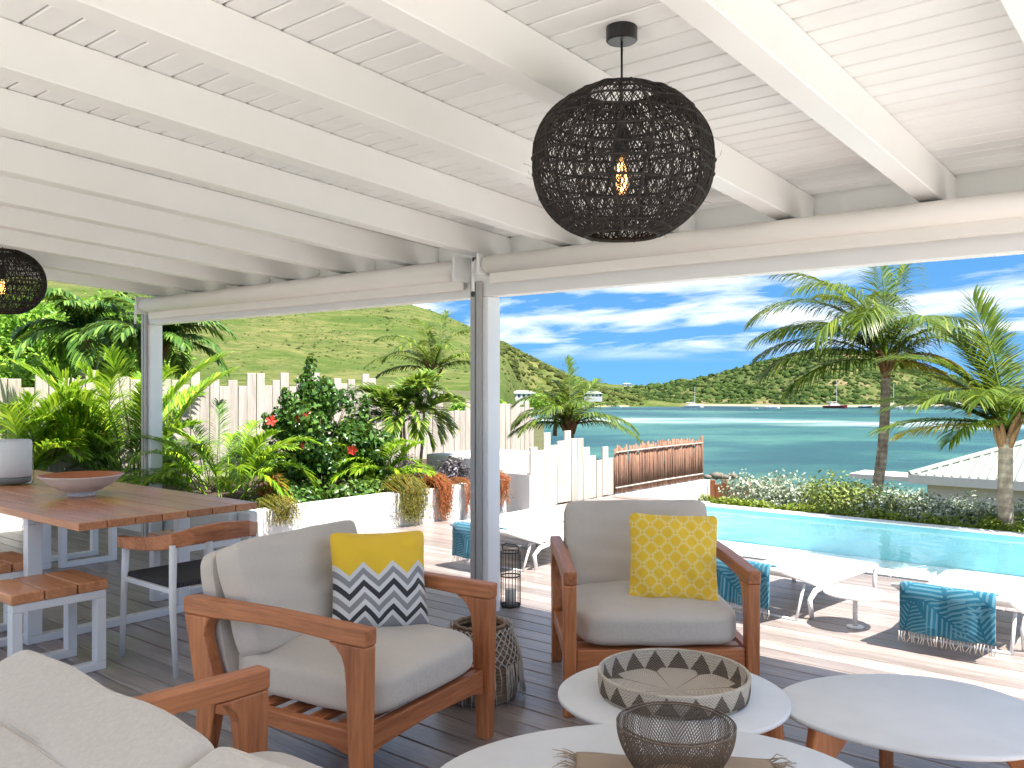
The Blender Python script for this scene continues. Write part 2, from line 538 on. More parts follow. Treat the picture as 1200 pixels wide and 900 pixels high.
# ------------------------------------------------------------------ deck
DECK = NT('deck_board_wood')
oi = DECK.n('ShaderNodeObjectInfo').outputs['Random']
v = DECK.coord('Pos', (.07, 1, 1), True)
f1 = DECK.noise(v, 12, 5, .6, .8); f2 = DECK.noise(v, 90, 4, .6)
f = DECK.math('ADD', DECK.math('MULTIPLY', f1, .55), DECK.math('MULTIPLY', f2, .45))
c = DECK.ramp(f, [(.3, srgb(112, 100, 96)), (.5, srgb(147, 136, 131)), (.7, srgb(178, 171, 166))])
k = DECK.math('ADD', DECK.math('MULTIPLY', oi, .44), .76)
c = DECK.mix(1.0, c, DECK.n('ShaderNodeCombineColor', {0: k, 1: DECK.math('MULTIPLY', k, .985), 2: DECK.math('MULTIPLY', k, .97)}).outputs[0], 'MULTIPLY')
c = DECK.mix(DECK.ramp(DECK.noise(DECK.coord('Pos'), 2.3, 5, .65), [(.5, grey(0)), (.72, grey(.28))]), c, srgb(108, 97, 90))
DECK.P(color=c, rough=DECK.math('ADD', DECK.math('MULTIPLY', f1, .25), .20), spec=.75)
DECK.bump(f2, .18, .004)
deck = thing('deck', None, None); tag(deck, kind='structure')
PITCH, GAP = 0.142, 0.006
def board_mesh(L):
    key = 'board_%d' % round(L * 10)
    if key in BM: return BM[key]
    BM[key] = MB().box(-L/2, L/2, -(PITCH-GAP)/2, (PITCH-GAP)/2, -.028, 0).mesh('deck_board', .004, 1)
    return BM[key]
BM = {}
POOL_Y0, POOL_Y1, POOL_X0, POOL_X1 = 7.03, 9.75, -5.08, 3.6
rng = random.Random(11)
def row(y, x0, x1):
    x = x0 + rng.uniform(-1.5, 0)
    while x < x1 - .05:
        L = rng.choice([3.4, 4.0, 4.6])
        a, b = max(x, x0), min(x + L, x1)
        if x1 - b < .6: b = x1
        L2 = math.floor((b - a) * 10) / 10
        if L2 > .2:
            put('deck_board', board_mesh(L2 - 0.005 if False else L2), DECK.m, deck, (a + L2/2 + .002, y, rng.uniform(-.0008, .0008)))
        x = a + L2 + .005
        if b >= x1: break
i = 0
y = -.545
while y < 9.72:
    if y < POOL_Y0 - .08:
        row(y, -9.4 if y < 4.35 else -6.6, 1.6)
    else:
        row(y, -6.36, POOL_X0 - .36)
    y += PITCH
joist = mat_paint('dark_joist', srgb(38, 32, 28), .9, .1)
MB().box(-9.4, 1.6, -.62, POOL_Y0 - .15, -.12, -.045).build('joist_bed', joist, deck)
MB().box(-6.36, POOL_X0 - .37, POOL_Y0 - .13, 9.75, -.12, -.045).build('joist_bed', joist, deck)

pave = mat_paint('pale_bounce_paving', (.76, .73, .68, 1), .85, .2, 8, .12, 'Pos')  # unseen pale floor, added to bounce sunlight in from the right
tag(MB().box(1.605, 9.0, -.62, 6.9, -.2, -.03).build('side_bounce_paving', pave), kind='structure')
pave2 = mat_paint('grey_paving', (.68, .64, .58, 1), .85, .2, 8, .12, 'Pos')  # floor added behind the camera to throw sunlight up at the ceiling
tag(MB().box(-9.4, 9.0, -9.0, -.625, -.2, -.025).build('rear_bounce_paving', pave2), kind='structure')

# ------------------------------------------------------------------ swimming pool
basin = NT('pool_plaster')
vv = basin.coord('Pos')
basin.P(color=basin.ramp(basin.noise(vv, 1.2, 5), [(.35, srgb(214, 226, 225)), (.65, srgb(228, 237, 236))]), rough=.6)
wat = NT('pool_water')
wn1 = wat.noise(wat.coord('Pos'), 2.6, 4, .55, .5)
bmp = wat.n('ShaderNodeBump', {'Height': wn1, 'Strength': .22, 'Distance': .03})
tr = wat.n('ShaderNodeBsdfTransparent', {'Color': (.93, .984, .988, 1)})
gl = wat.n('ShaderNodeBsdfGlossy', {'Color': (1, 1, 1, 1), 'Roughness': .03, 'Normal': bmp.outputs[0]})
fr = wat.n('ShaderNodeFresnel', {'IOR': 1.11, 'Normal': bmp.outputs[0]})
ms = wat.n('ShaderNodeMixShader', {0: fr.outputs[0], 1: tr.outputs[0], 2: gl.outputs[0]})
wat.t.links.new(ms.outputs[0], wat.out.inputs['Surface'])
pool = thing('swimming_pool', 'long turquoise swimming pool with white coping beside the deck', 'pool', (0, 0, 0))
PD = -.42
m = MB()
m.box(POOL_X0-.25, POOL_X1+.25, POOL_Y0-.02, POOL_Y1+.14, PD-.1, PD)                 # floor slab
m.box(POOL_X0-.25, POOL_X0, POOL_Y0+.0, POOL_Y1+.14, PD+.002, -.075)
m.box(POOL_X1, POOL_X1+.25, POOL_Y0+.0, POOL_Y1+.14, PD+.002, -.075)
m.box(POOL_X0+.002, POOL_X1-.002, POOL_Y0-.02, POOL_Y0+.12, PD+.002, -.075)
m.build('basin', basin.m, pool)
ptile = mat_paint('pool_mosaic', srgb(118, 182, 192), .35, .1, 60, .15, 'Pos')  # deeper blue paints the shade of the far wall into its colour
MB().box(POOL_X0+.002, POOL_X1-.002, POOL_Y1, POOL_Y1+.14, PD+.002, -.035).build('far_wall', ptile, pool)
put('water', np_mesh('water', [(POOL_X0-.01, POOL_Y0+.11, -.06), (POOL_X1+.01, POOL_Y0+.11, -.06), (POOL_X1+.01, POOL_Y1+.01, -.06), (POOL_X0-.01, POOL_Y1+.01, -.06)], [np.array([(0, 1, 2, 3)])]), wat.m, pool)
cope = mat_paint('coping_stone', (.74, .73, .70, 1), .7, .15, 30, .06, 'Pos')
x = POOL_X0 + .02
while x < POOL_X1:
    MB().box(x, min(x+.6, POOL_X1)-.004, POOL_Y0-.06, POOL_Y0+.16, -.072, .006).build('coping_slab', cope, pool, .006)
    x += .6
MB().box(POOL_X0-.34, POOL_X0+.02, POOL_Y0-.06, POOL_Y1+.16, -.073, .004).build('end_coping', cope, pool, .006)
MB().box(POOL_X0+.025, POOL_X1, POOL_Y1-.012, POOL_Y1+.17, -.033, -.018).build('overflow_lip', cope, pool, .004)
MB().box(POOL_X0-.4, POOL_X1+.3, POOL_Y1+.142, POOL_Y1+.19, -1.0, -.04).build('outer_wall', WALL, pool)
for px, py in ((-3.1, 8.9), (-2.1, 7.9)):
    MB().lathe([(.09, PD), (.09, PD+.012), (.06, PD+.02), (0, PD+.02)], 20, px, py).build('floor_inlet', mat_paint('pool_inlet', srgb(120, 170, 180), .4), pool)

# ------------------------------------------------------------------ planted bed, white walls
SOIL = mat_paint('bed_soil', srgb(74, 58, 42), 1.0, .8, 14, .4, 'Pos')
bed = MB()
bed.box(-10.3, -6.75, 4.45, 11.8, -.5, .24)
bed.box(-10.3, -9.5, -1.6, 4.449, -.5, .22)
tag(bed.build('planting_bed', SOIL), kind='structure')
w = thing('planter_wall', 'low white plastered planter wall with trailing plants along the deck', 'wall', (-6.68, 4.4, 0))
MB().box(-.09, .09, 0, 3.45, -.3, .345).build('wall', WALL, w, .02)
MB().box(-2.74, -.091, -.075, .075, -.3, .33).build('return_wall', WALL, w, .02)
w2 = thing('planter_end_wall', 'white plastered wall curving down to the deck below the board fences', 'wall', (-6.68, 7.86, 0))
prof = [(0.0, -.3), (.58, -.3), (.58, .005)] + [(.58*(1-t), .005 + .40 * (1-math.cos(t*math.pi/2))**1.2) for t in (.12, .25, .4, .55, .7, .85, .95)] + [(0, .42)]
MB().prism([(a, b) for a, b in prof], -.10, .42, 'x').build('wall', WALL, w2, .008)
MB().box(-.9, -.101, -.35, .80, -.3, .61).build('upper_tier', WALL, w2, .02)
MB().box(.16, .36, 1.96, 4.45, -.9, -.012).build('fence_footing', WALL, w2, .01)
MB().box(-2.8, .36, 4.451, 4.60, -.9, -.03).build('return_footing', WALL, w2, .01)
w3 = thing('dining_planter_wall', 'low white wall edging the bed beside the dining area', 'wall', (-9.42, -1.6, 0))
MB().box(-.08, .02, 0, 5.9, -.3, .26).build('wall', WALL, w3, .02)

# ------------------------------------------------------------------ fences
PALE = mat_wood('bleached_fence_wood', srgb(158, 147, 135), srgb(198, 189, 178), 'z', .8, 'Object', True, .25, 10, .12)
STICK = mat_wood('branch_wood', srgb(104, 72, 56), srgb(158, 120, 98), 'z', .9, 'Object', True, .5, 5, .25)
CEDAR = mat_wood('cedar_board', srgb(150, 88, 52), srgb(192, 126, 80), 'z', .7, 'Object', True, .2, 10, .15)
def board_fence(label, x, y0, y1, base, topf, seed, pitch=.14, parts='picket', mat=PALE):
    f = thing('board_fence', label, 'fence', (x, y0, base))
    rg = random.Random(seed)
    y = 0; meshes = {}
    while y < y1 - y0 - .02:
        h = topf(y0 + y, rg) - base
        wd = rg.choice([.118, .13, .13, .136]) if pitch > .1 else pitch*.92
        key = (round(h/.03), wd)
        if key not in meshes:
            meshes[key] = MB().box(-.011, .011, 0, wd, 0, key[0]*.03).mesh('picket', .003, 1)
        put('picket', meshes[key], mat, f, (rg.uniform(-.006, .006), y, rg.uniform(-.01, .01)), (rg.uniform(-.006, .006), 0, 0))
        y += wd + .006
    for zz in (.25, .75):
        zr = (.9 if base > .05 else .5) * zz
        MB().box(-.055, -.013, .02, y1-y0-.02, zr-.035, zr+.035).build('rail', mat, f)
    return f
def top_main(y, rg):
    b = 1.50 if y < 9.0 else (1.38 if y < 10.4 else 1.08)
    return b + rg.choice([-.07, -.04, 0, .02, .05, .09])
board_fence('tall pale fence of uneven bleached boards behind the planted bed', -10.2, -1.4, 12.9, .1, top_main, 3)
def top_low(y, rg):
    b = .74 if y < 9.2 else .50
    return b + rg.choice([-.08, -.03, 0, .03, .08, .12])
board_fence('short pale board fence stepping down beside the stick fence', -6.40, 8.03, 9.78, .0, top_low, 8)
sf = thing('stick_fence', 'fence of thin brown upright sticks on a white wall near the pool', 'fence', (-6.40, 9.82, 0))
rg = random.Random(5)
y = 0.015; stick_m = []
for k in range(8):
    rr = rg.uniform(.012, .018)
    h = .6
    stick_m.append(MB().tube([(0, 0, 0), (rg.uniform(-.006,.006), rg.uniform(-.006,.006), h*.5), (0, rg.uniform(-.008,.008), h)], [rr, rr*.95, rr*.8], 6).mesh('stick', 0, 1, True))
while y < 2.4:
    put('stick', rg.choice(stick_m), STICK, sf, (rg.uniform(-.008, .008), y, rg.uniform(0, .012)), (rg.uniform(-.02, .02), 0, rg.uniform(0, 6.2)), (1, 1, rg.uniform(.96, 1.09)))
    y += rg.uniform(.028, .036)
for zz in (.08, .55):
    MB().tube([(.025, 0, zz), (.025, 1.2, zz+.006), (.025, 2.42, zz)], .011, 6).build('rail', PALE, sf, 0, 1, True)
MB().tube([(0, 2.44, -.1), (0, 2.44, .66)], .022, 8).build('end_post', STICK, sf, 0, 1, True)
gt = thing('garden_gate', 'small orange-brown cedar board gate beyond the pool corner', 'gate', (-6.28, 12.3, -.75))
x = 0
for k, h in enumerate((.74, .68, .76, .70, .66, .67, .75)):
    MB().box(x, x+.088, -.012, .012, 0, h).build('board', CEDAR, gt, .003, 1)
    x += .094
MB().box(0, x, .013, .05, .18, .25).build('rail', CEDAR, gt)
MB().box(0, x, .013, .05, .52, .59).build('rail', CEDAR, gt)
# ------------------------------------------------------------------ terrace roof
roof = thing('terrace_roof', 'white painted wooden terrace roof with rafters, ceiling boards and posts', 'roof', (0, 0, 0))
SL = 0.062
BY = 4.25                                    # line of the front beam
ZR = 2.265                                   # underside of rafters at the beam
RD = 0.158                                   # rafter depth
def zr(y): return ZR + SL * (BY - y)
tilt = -math.atan(SL)
XL, XR = -8.08, 0.74
YB, YF = -.6, 4.50
raf = MB().box(-.05, .05, YB - BY, YF - BY - .035, 0, RD).mesh('rafter', .004, 1)
for k in range(-6, 14):
    xx = -1.08 - .67 * k
    if xx < XL or xx > XR: continue
    put('rafter', raf, WHITE, roof, (xx, BY, ZR), (tilt, 0, 0))
CEIL = NT('ceiling_board_paint')
v = CEIL.coord('Pos', (.2, 1, 1), True)
fn = CEIL.noise(v, 40, 4)
CEIL.P(color=CEIL.ramp(CEIL.noise(CEIL.coord('Pos', (.3, 2, 1), True), 3, 4), [(.35, (.78, .775, .76, 1)), (.65, (.84, .835, .82, 1))]), rough=.5)
CEIL.bump(fn, .10, .003)
cb = MB().box(XL, XR, -.0487, .0487, 0, .016).mesh('ceiling_board', .0035, 1)
y = YB
while y < YF - .12:
    put('ceiling_board', cb, CEIL.m, roof, (0, y + .05, zr(y + .05) + RD + .0015), (tilt, 0, 0))
    y += .105
m = MB()
m.add([(XL, YB, zr(YB)+RD+.022), (XR, YB, zr(YB)+RD+.022), (XR, YF+.02, zr(YF)+RD+.022), (XL, YF+.02, zr(YF)+RD+.022),
       (XL, YB, zr(YB)+RD+.09), (XR, YB, zr(YB)+RD+.09), (XR, YF+.02, zr(YF)+RD+.09), (XL, YF+.02, zr(YF)+RD+.09)],
      [(0,3,2,1),(4,5,6,7),(0,1,5,4),(1,2,6,5),(2,3,7,6),(3,0,4,7)])
m.build('roof_sheet', WHITE, roof)
# front beam, blocking above it
MB().box(-7.995, XR-.01, BY-.055, BY+.055, 2.005, ZR-.004).build('front_beam', WHITE, roof, .006)
MB().box(XL, XR, YF-.03, YF+.002, ZR-.12, zr(YF)+RD+.0205).build('fascia', WHITE, roof, .004)
tr_m = mat_paint('grey_track', srgb(176, 174, 170), .4, .03)
for px in (-3.74, -7.93, .46):
    p = MB().box(-.064, .064, -.06, .06, -.02, 2.004).build('post', WHITE, roof, .006, 2, False, (px, BY, 0))
    MB().box(-.064, -.026, -.086, -.0605, .0, 2.1).build('blind_track', tr_m, p, .003)
    MB().box(-.016, .022, -.086, -.0605, .0, 2.1).build('blind_track', tr_m, p, .003)
BLIND = mat_paint('blind_fabric', srgb(238, 233, 226), .75, .1, 300, .03)
HARD = mat_paint('blind_hardware', srgb(60, 56, 52), .4, .05)
def blind(x0, x1, z, r, label):
    b = thing('roller_blind', label, 'roller blind', (x0, BY-.055, z), 0, 'roller blinds on the front beam')
    L = x1 - x0
    pr = []
    for k in range(24):
        a = 2*math.pi*k/24
        pr.append((-r - .012 + r*math.cos(a), r*math.sin(a)))
    MB().prism(pr, .03, L-.03, 'x').build('fabric_roll', BLIND, b, 0, 1, True)
    MB().prism([(-.052, -r*.6), (-.030, -r*.6), (-.030, -r-.045), (-.034, -r-.06), (-.048, -r-.06), (-.052, -r-.045)], .035, L-.035, 'x').build('bottom_bar', BLIND, b, .003)
    for xx in (0.0, L-.022):
        MB().box(xx, xx+.018, -2*r-.026, -.002, -r-.012, r+.012).build('bracket', WHITE_METAL, b, .004)
    g = MB()
    g.tube([(-.012, -.12, r*.6), (-.012, -.155, -.0), (-.012, -.15, -.05)], .006, 6)
    g.tube([(-.012, -.15, -.05), (-.014, -.148, -.17)], .010, 8)
    g.build('crank_eye', WHITE_METAL, b, 0, 1, True)
    k = MB()
    k.lathe([(.0, -.205), (.012, -.20), (.014, -.185), (.009, -.17), (0, -.168)], 10, -.014, -.148)
    k.build('crank_knob', HARD, b, 0, 1, True)
    k = MB()
    k.lathe([(.0, r*.35), (.013, r*.4), (.013, r*.8), (0, r*.85)], 10, -.03, -.12)
    k.build('crank_knob', HARD, b, 0, 1, True)
    return b
blind(-3.66, .38, 2.192, .054, 'rolled cream blind along the wide beam above the pool view')
blind(-7.86, -3.82, 2.175, .066, 'rolled cream blind above the view of the planted bed')

# ------------------------------------------------------------------ woven pendant lamps
NET = NT('black_woven_fibre')
NET.P(color=NET.ramp(NET.noise(NET.coord('Object'), 60, 4), [(.35, srgb(22, 19, 17)), (.7, srgb(58, 51, 45))]), rough=.85)
BLACKM = mat_paint('black_metal', srgb(24, 24, 26), .35, .03)
def glow(name, colr, st):
    m = NT(name); m.P(color=colr, rough=.2)
    m.set(m.b, 'Emission Color', colr); m.set(m.b, 'Emission Strength', st)
    return m.m
GLASSB = NT('bulb_glass')
_t = GLASSB.n('ShaderNodeBsdfTransparent', {'Color': (1, .9, .72, 1)}); _g = GLASSB.n('ShaderNodeBsdfGlossy', {'Roughness': .05})
GLASSB.t.links.new(GLASSB.n('ShaderNodeMixShader', {0: .12, 1: _t.outputs[0], 2: _g.outputs[0]}).outputs[0], GLASSB.out.inputs['Surface'])
GLOW = glow('lit_filament', (1.0, .50, .18, 1), 3.5)
RW, RH = .276, .220
def globe_r(t):       # t 0..1 from bottom hem to top hem -> (radius, height)
    a = R(-68) + t * R(136)
    return RW * math.cos(a) ** .92, RH * math.sin(a) / math.sin(R(68))
def ribbons(paths, wdt):
    """flat strands lying on the globe"""
    V = []; Q = []
    for pts in paths:
        b = len(V)
        n = len(pts)
        for i, p in enumerate(pts):
            t = (pts[min(i+1, n-1)] - pts[max(i-1, 0)]).normalized()
            nr = Vector((p.x, p.y, p.z*1.2)).normalized()
            s_ = t.cross(nr).normalized() * wdt * .5
            V += [p + s_, p + nr*wdt*.45, p - s_, p - nr*wdt*.45]
            if i:
                a0 = b + 4*(i-1); a1 = b + 4*i
                for q in range(4):
                    Q.append((a0+q, a0+(q+1) % 4, a1+(q+1) % 4, a1+q))
    return V, Q
def gpt(t, a, rr=1.0):
    r, z = globe_r(t)
    k = (1 + .012 * math.sin(a*5+1.0) * math.sin(t*9) + .010*math.sin(a*11+t*4)) * rr
    return Vector((r*k*math.cos(a), r*k*math.sin(a), z*k))
def make_pendant(label, loc, ceil):
    p = thing('pendant_lamp', label, 'pendant lamp', loc, 0, 'woven pendant lamps')
    rg = random.Random(2)
    NS = 215
    paths = []
    for sgn in (-1, 1):
        for k in range(NS):
            a0 = 2*math.pi*k/NS + rg.uniform(-.012, .012)
            pts = []
            for i in range(31):
                t = i/30
                a = a0 + sgn * (t-.5) * 1.0 + .02*math.sin(t*17 + k*1.3)
                pts.append(gpt(t, a, 1 + rg.uniform(-.003, .003)))
            paths.append(pts)
    V, Q = ribbons(paths, .0031)
    put('woven_net', np_mesh('woven_net', [v[:] for v in V], [np.array(Q)]), NET.m, p)
    paths = []
    for k in range(17):
        a0 = 2*math.pi*k/17 + rg.uniform(-.06, .06)
        paths.append([gpt(i/30, a0 + .05*math.sin(i*.3+k), 1.008) for i in range(31)])
    for k in range(11):
        t0 = .05 + .90*k/10 + rg.uniform(-.03, .03); tl = rg.uniform(-.03, .03)
        paths.append([gpt(max(.01, min(.99, t0 + tl*math.sin(a*2*math.pi/64 + k))), a*2*math.pi/64, 1.008) for a in range(65)])
    V, Q = ribbons(paths, .0088)
    put('wire_rib', np_mesh('wire_rib', [v[:] for v in V], [np.array(Q)]), NET.m, p)
    paths = []
    for k in range(90):   # stray fibre ends
        t = rg.uniform(.05, .95); a = rg.uniform(0, 6.28)
        q = gpt(t, a); d = Vector((rg.uniform(-1,1), rg.uniform(-1,1), rg.uniform(-1,1)))
        q2 = q*1.02 + d*.012; q3 = q*1.03 + d*.02 + Vector((rg.uniform(-1,1), rg.uniform(-1,1), rg.uniform(-1,1)))*.008
        paths.append([q, q2, q3])
    V, Q = ribbons(paths, .0012)
    put('fibre_ends', np_mesh('fibre_ends', [v[:] for v in V], [np.array(Q)]), NET.m, p)
    for t in (0.0, 1.0):
        r, z = globe_r(t)
        MB().tube([(r*math.cos(a*2*math.pi/40), r*math.sin(a*2*math.pi/40), z) for a in range(40)], .006, 6, False, True).build('hem_ring', NET.m, p, 0, 1, True)
    top = ceil - loc[2]
    MB().lathe([(.0, top-.042), (.044, top-.042), (.048, top-.038), (.048, top+.003), (0, top+.003)], 28).build('ceiling_canopy', BLACKM, p, 0, 1, False)
    MB().tube([(0, 0, .12), (0, 0, top-.04)], .0035, 8).build('cord', BLACKM, p, 0, 1, True)
    MB().lathe([(0, .125), (.012, .12), (.022, .10), (.024, .03), (.022, .022), (0, .022)], 20).build('socket', BLACKM, p, 0, 1, True)
    b = MB().lathe([(.013, .022), (.016, .01), (.03, -.025), (.038, -.055), (.034, -.085), (.018, -.105), (0, -.109)], 24).build('bulb', GLASSB.m, p, 0, 1, True)
    g = MB()
    for k in range(6):
        a = k*math.pi/3
        g.tube([(.010*math.cos(a), .010*math.sin(a), .0), (.016*math.cos(a), .016*math.sin(a), -.045), (.008*math.cos(a+.4), .008*math.sin(a+.4), -.085)], .0022, 5)
    g.build('filament', GLOW, b, 0, 1, True)
    return p
make_pendant('black woven globe pendant lamp hanging above the coffee tables, its bulb lit', (-1.475, 2.305, 2.128), zr(2.305)+RD)
make_pendant('black woven globe pendant lamp hanging above the dining table', (-6.83, 2.53, 2.18), zr(2.53)+RD)
# ------------------------------------------------------------------ furniture materials
TEAK = {a: mat_wood('teak_' + a, srgb(140, 76, 42), srgb(214, 138, 86), a, .42, 'Object', True, .08, 12, .08, 80) for a in 'xyz'}
TEAK_T = mat_wood('teak_table', srgb(162, 98, 62), srgb(220, 156, 108), 'x', .30, 'Object', True, .08, 14, .14, 80)
def mat_linen(name, c):
    m = NT(name)
    v = m.coord('Object')
    a = m.noise(m.coord('Object', (1, 14, 14)), 90, 3, .7)
    b = m.noise(m.coord('Object', (14, 1, 1)), 90, 3, .7)
    w = m.math('ADD', m.math('MULTIPLY', a, .5), m.math('MULTIPLY', b, .5))
    d = tuple(x*.80 for x in c[:3]) + (1,)
    big = m.noise(v, 5, 4)
    col_ = m.mix(m.math('MULTIPLY', big, .25), m.ramp(w, [(.38, d), (.62, c)]), d)
    m.P(color=col_, rough=.95, spec=.2, sheen=.25)
    wr = m.noise(m.coord('Object', (1.0, 1.6, 1.0), True), 3.6, 2, .45, .8)
    h = m.math('ADD', m.math('MULTIPLY', w, .10), m.math('MULTIPLY', wr, .9))
    m.bump(h, .30, .02)
    return m.m
LINEN = mat_linen('beige_linen', (.70, .62, .52, 1))
PIPE = mat_paint('linen_piping', (.66, .58, .48, 1), .95, .1)

def cube_grid(n):
    """surface points of a cube [-1,1]^3 with n cells per edge, shared verts"""
    idx = {}; V = []; Q = []
    def vid(i, j, k):
        key = (i, j, k)
        if key not in idx:
            idx[key] = len(V); V.append((2*i/n-1, 2*j/n-1, 2*k/n-1))
        return idx[key]
    for a in range(n):
        for b in range(n):
            Q.append((vid(a,b,0), vid(a,b+1,0), vid(a+1,b+1,0), vid(a+1,b,0)))
            Q.append((vid(a,b,n), vid(a+1,b,n), vid(a+1,b+1,n), vid(a,b+1,n)))
            Q.append((vid(a,0,b), vid(a+1,0,b), vid(a+1,0,b+1), vid(a,0,b+1)))
            Q.append((vid(a,n,b), vid(a,n,b+1), vid(a+1,n,b+1), vid(a+1,n,b)))
            Q.append((vid(0,a,b), vid(0,a,b+1), vid(0,a+1,b+1), vid(0,a+1,b)))
            Q.append((vid(n,a,b), vid(n,a+1,b), vid(n,a+1,b+1), vid(n,a,b+1)))
    return np.array(V), np.array(Q)
CG = cube_grid(22)
def cushion_mesh(name, sx, sy, sz, puff=.18, rnd=7.0, seed=0, wr=.006, sag=0):
    """box cushion: rounded edges, domed large faces (thin axis is z)"""
    V, Q = CG
    V = np.sign(V) * np.abs(V) ** .8          # denser near the edges
    nrm = (np.abs(V) ** rnd).sum(1) ** (1/rnd)
    P = V / nrm[:, None]
    dome = (1 - np.abs(P[:, 0])**3.0) * (1 - np.abs(P[:, 1])**3.0)
    z = P[:, 2] * (1 - puff + puff * 1.6 * dome)
    rs = np.random.RandomState(seed)
    k = rs.uniform(0, 6.28, 8)
    w = (np.sin(P[:,0]*6.3+k[0]+2.2*P[:,1]) * np.cos(P[:,1]*4.1+k[1]) + .6*np.sin(P[:,0]*3+P[:,1]*9+k[2]) + .5*np.sin(P[:,0]*13-P[:,1]*3+k[3])) * wr
    X = P[:,0]*sx/2 + .35*wr*np.sin(P[:,1]*7+k[4]); Y = P[:,1]*sy/2 + .35*wr*np.sin(P[:,0]*6+k[5]); Z = z*sz/2 + w*np.sign(z)*dome**.5 - sag*dome
    return np_mesh(name, np.stack([X, Y, Z], 1), [Q], True)
def piping(sx, sy, z, r=.0045, rnd=7.0, k=1.0):
    pts = []
    for i in range(64):
        a = 2*math.pi*i/64
        c, s_ = math.cos(a), math.sin(a)
        q = (abs(c)**rnd + abs(s_)**rnd) ** (1/rnd)
        pts.append((c/q*sx/2*k, s_/q*sy/2*k, z))
    return MB().tube(pts, r, 5, False, True)
def cushion(name, parent, sx, sy, sz, loc, rot, seed, puff=.18, wr=.006, pipe=True, rnd=7.0):
    o = put(name, cushion_mesh(name, sx, sy, sz, puff, rnd, seed, wr), LINEN, parent, loc, rot)
    if pipe:
        for s_ in (-1, 1):
            piping(sx, sy, s_*sz/2*(1-puff)*.80, .0028, rnd, .985).build('piping', PIPE, o, 0, 1, True)
    return o

def lounge_seat(name, label, cat, W, nseat, loc, rz, seed=0, group=None, fat=.165):
    """teak lounge seat; +x is forward, seats side by side along y"""
    t = thing(name, label, cat, loc, rz, group)
    hw = W/2
    def arc(cx, cz, r, a0, a1, n=6):
        return [(cx + r*math.cos(R(a0+(a1-a0)*i/n)), cz + r*math.sin(R(a0+(a1-a0)*i/n))) for i in range(n+1)]
    for s_ in (-1, 1):
        y0, y1 = (hw-.058, hw) if s_ > 0 else (-hw, -hw+.058)
        # front leg: tapers to the floor, swells into the arm
        fl = [(.372, 0), (.428, 0), (.4405, .575), (.27, .575), (.305, .560), (.330, .535), (.345, .50), (.352, .44)]
        MB().prism(fl, y0+.0015, y1-.0015, 'y').build('front_leg', TEAK['z'], t, .006)
        rl = [(-.40, 0), (-.345, 0), (-.29, .22), (-.275, .30), (-.345, .50), (-.340, .535), (-.31, .575), (-.455, .575), (-.385, .26)]
        MB().prism(rl, y0+.0015, y1-.0015, 'y').build('rear_leg', TEAK['z'], t, .006)
        arm = [(-.455, .5755), (-.30, .5755)] + [(-.30+.62*i/8, .5755 + .012*math.sin(math.pi*i/8)) for i in range(1, 8)] + [(.32, .5755), (.442, .5755), (.444, .635), (.0, .645), (-.455, .640), (-.462, .62)]
        MB().prism(arm, y0-.0005, y1+.0005, 'y').build('armrest', TEAK['x'], t, .007)
        sr = [(-.318, .215), (-.2, .225), (.0, .228), (.25, .222), (.366, .20), (.366, .285), (-.318, .285)]
        MB().prism(sr, y0+.008, y1-.008, 'y').build('side_rail', TEAK['x'], t, .005)
    iw = hw - .059
    fr = [(-iw, .185), (-iw*.8, .205), (0, .218), (iw*.8, .205), (iw, .185), (iw, .288), (-iw, .288)]
    MB().prism(fr, .372, .412, 'x').build('front_rail', TEAK['y'], t, .005)
    MB().box(-.36, -.325, -iw, iw, .22, .285).build('back_rail', TEAK['y'], t, .005)
    for k in range(5):
        x = -.26 + .13*k
        MB().box(x, x+.07, -iw, iw, .262, .280).build('seat_slat', TEAK['y'], t, .003, 1)
    MB().box(-.43, -.405, -iw, iw, .60, .66).build('top_rail', TEAK['y'], t, .005) if False else None
    sw = 2*iw/nseat
    for k in range(nseat):
        yc = -iw + sw*(k+.5)
        cushion('seat_cushion', t, .75, sw-.010, .185, (.055, yc, .285+.088), (0, 0, 0), seed+k, .14, .005, False, 5.5)
        cushion('back_panel', t, .50, sw-.02, .095, (-.375, yc, .555), (0, R(-90-13+180), 0), seed+5+k, .10, .004, True, 9)
        cushion('back_pillow', t, .43, sw-.012 if fat < .2 else sw, fat, (-.245, yc, .632), (0, R(-90-20+180), R(0.8*(-1)**k)), seed+9+k, .16, .008, True, 14)
    return t
lounge_seat('lounge_chair', 'teak lounge chair with beige cushions beside the dining chair, chevron pillow on it', 'armchair', .83, 1, (-2.735, 2.275, 0), R(9), 1, 'teak lounge chairs')
lounge_seat('lounge_chair', 'teak lounge chair with beige cushions facing the coffee tables, all-yellow pillow on it', 'armchair', .86, 1, (-2.235, 3.70, 0), R(-49), 21, 'teak lounge chairs')
lounge_seat('lounge_sofa', 'teak two-seat sofa with beige cushions seen from behind its back', 'sofa', 1.76, 2, (-1.33, 1.065, 0), R(90), 41, None, .215)

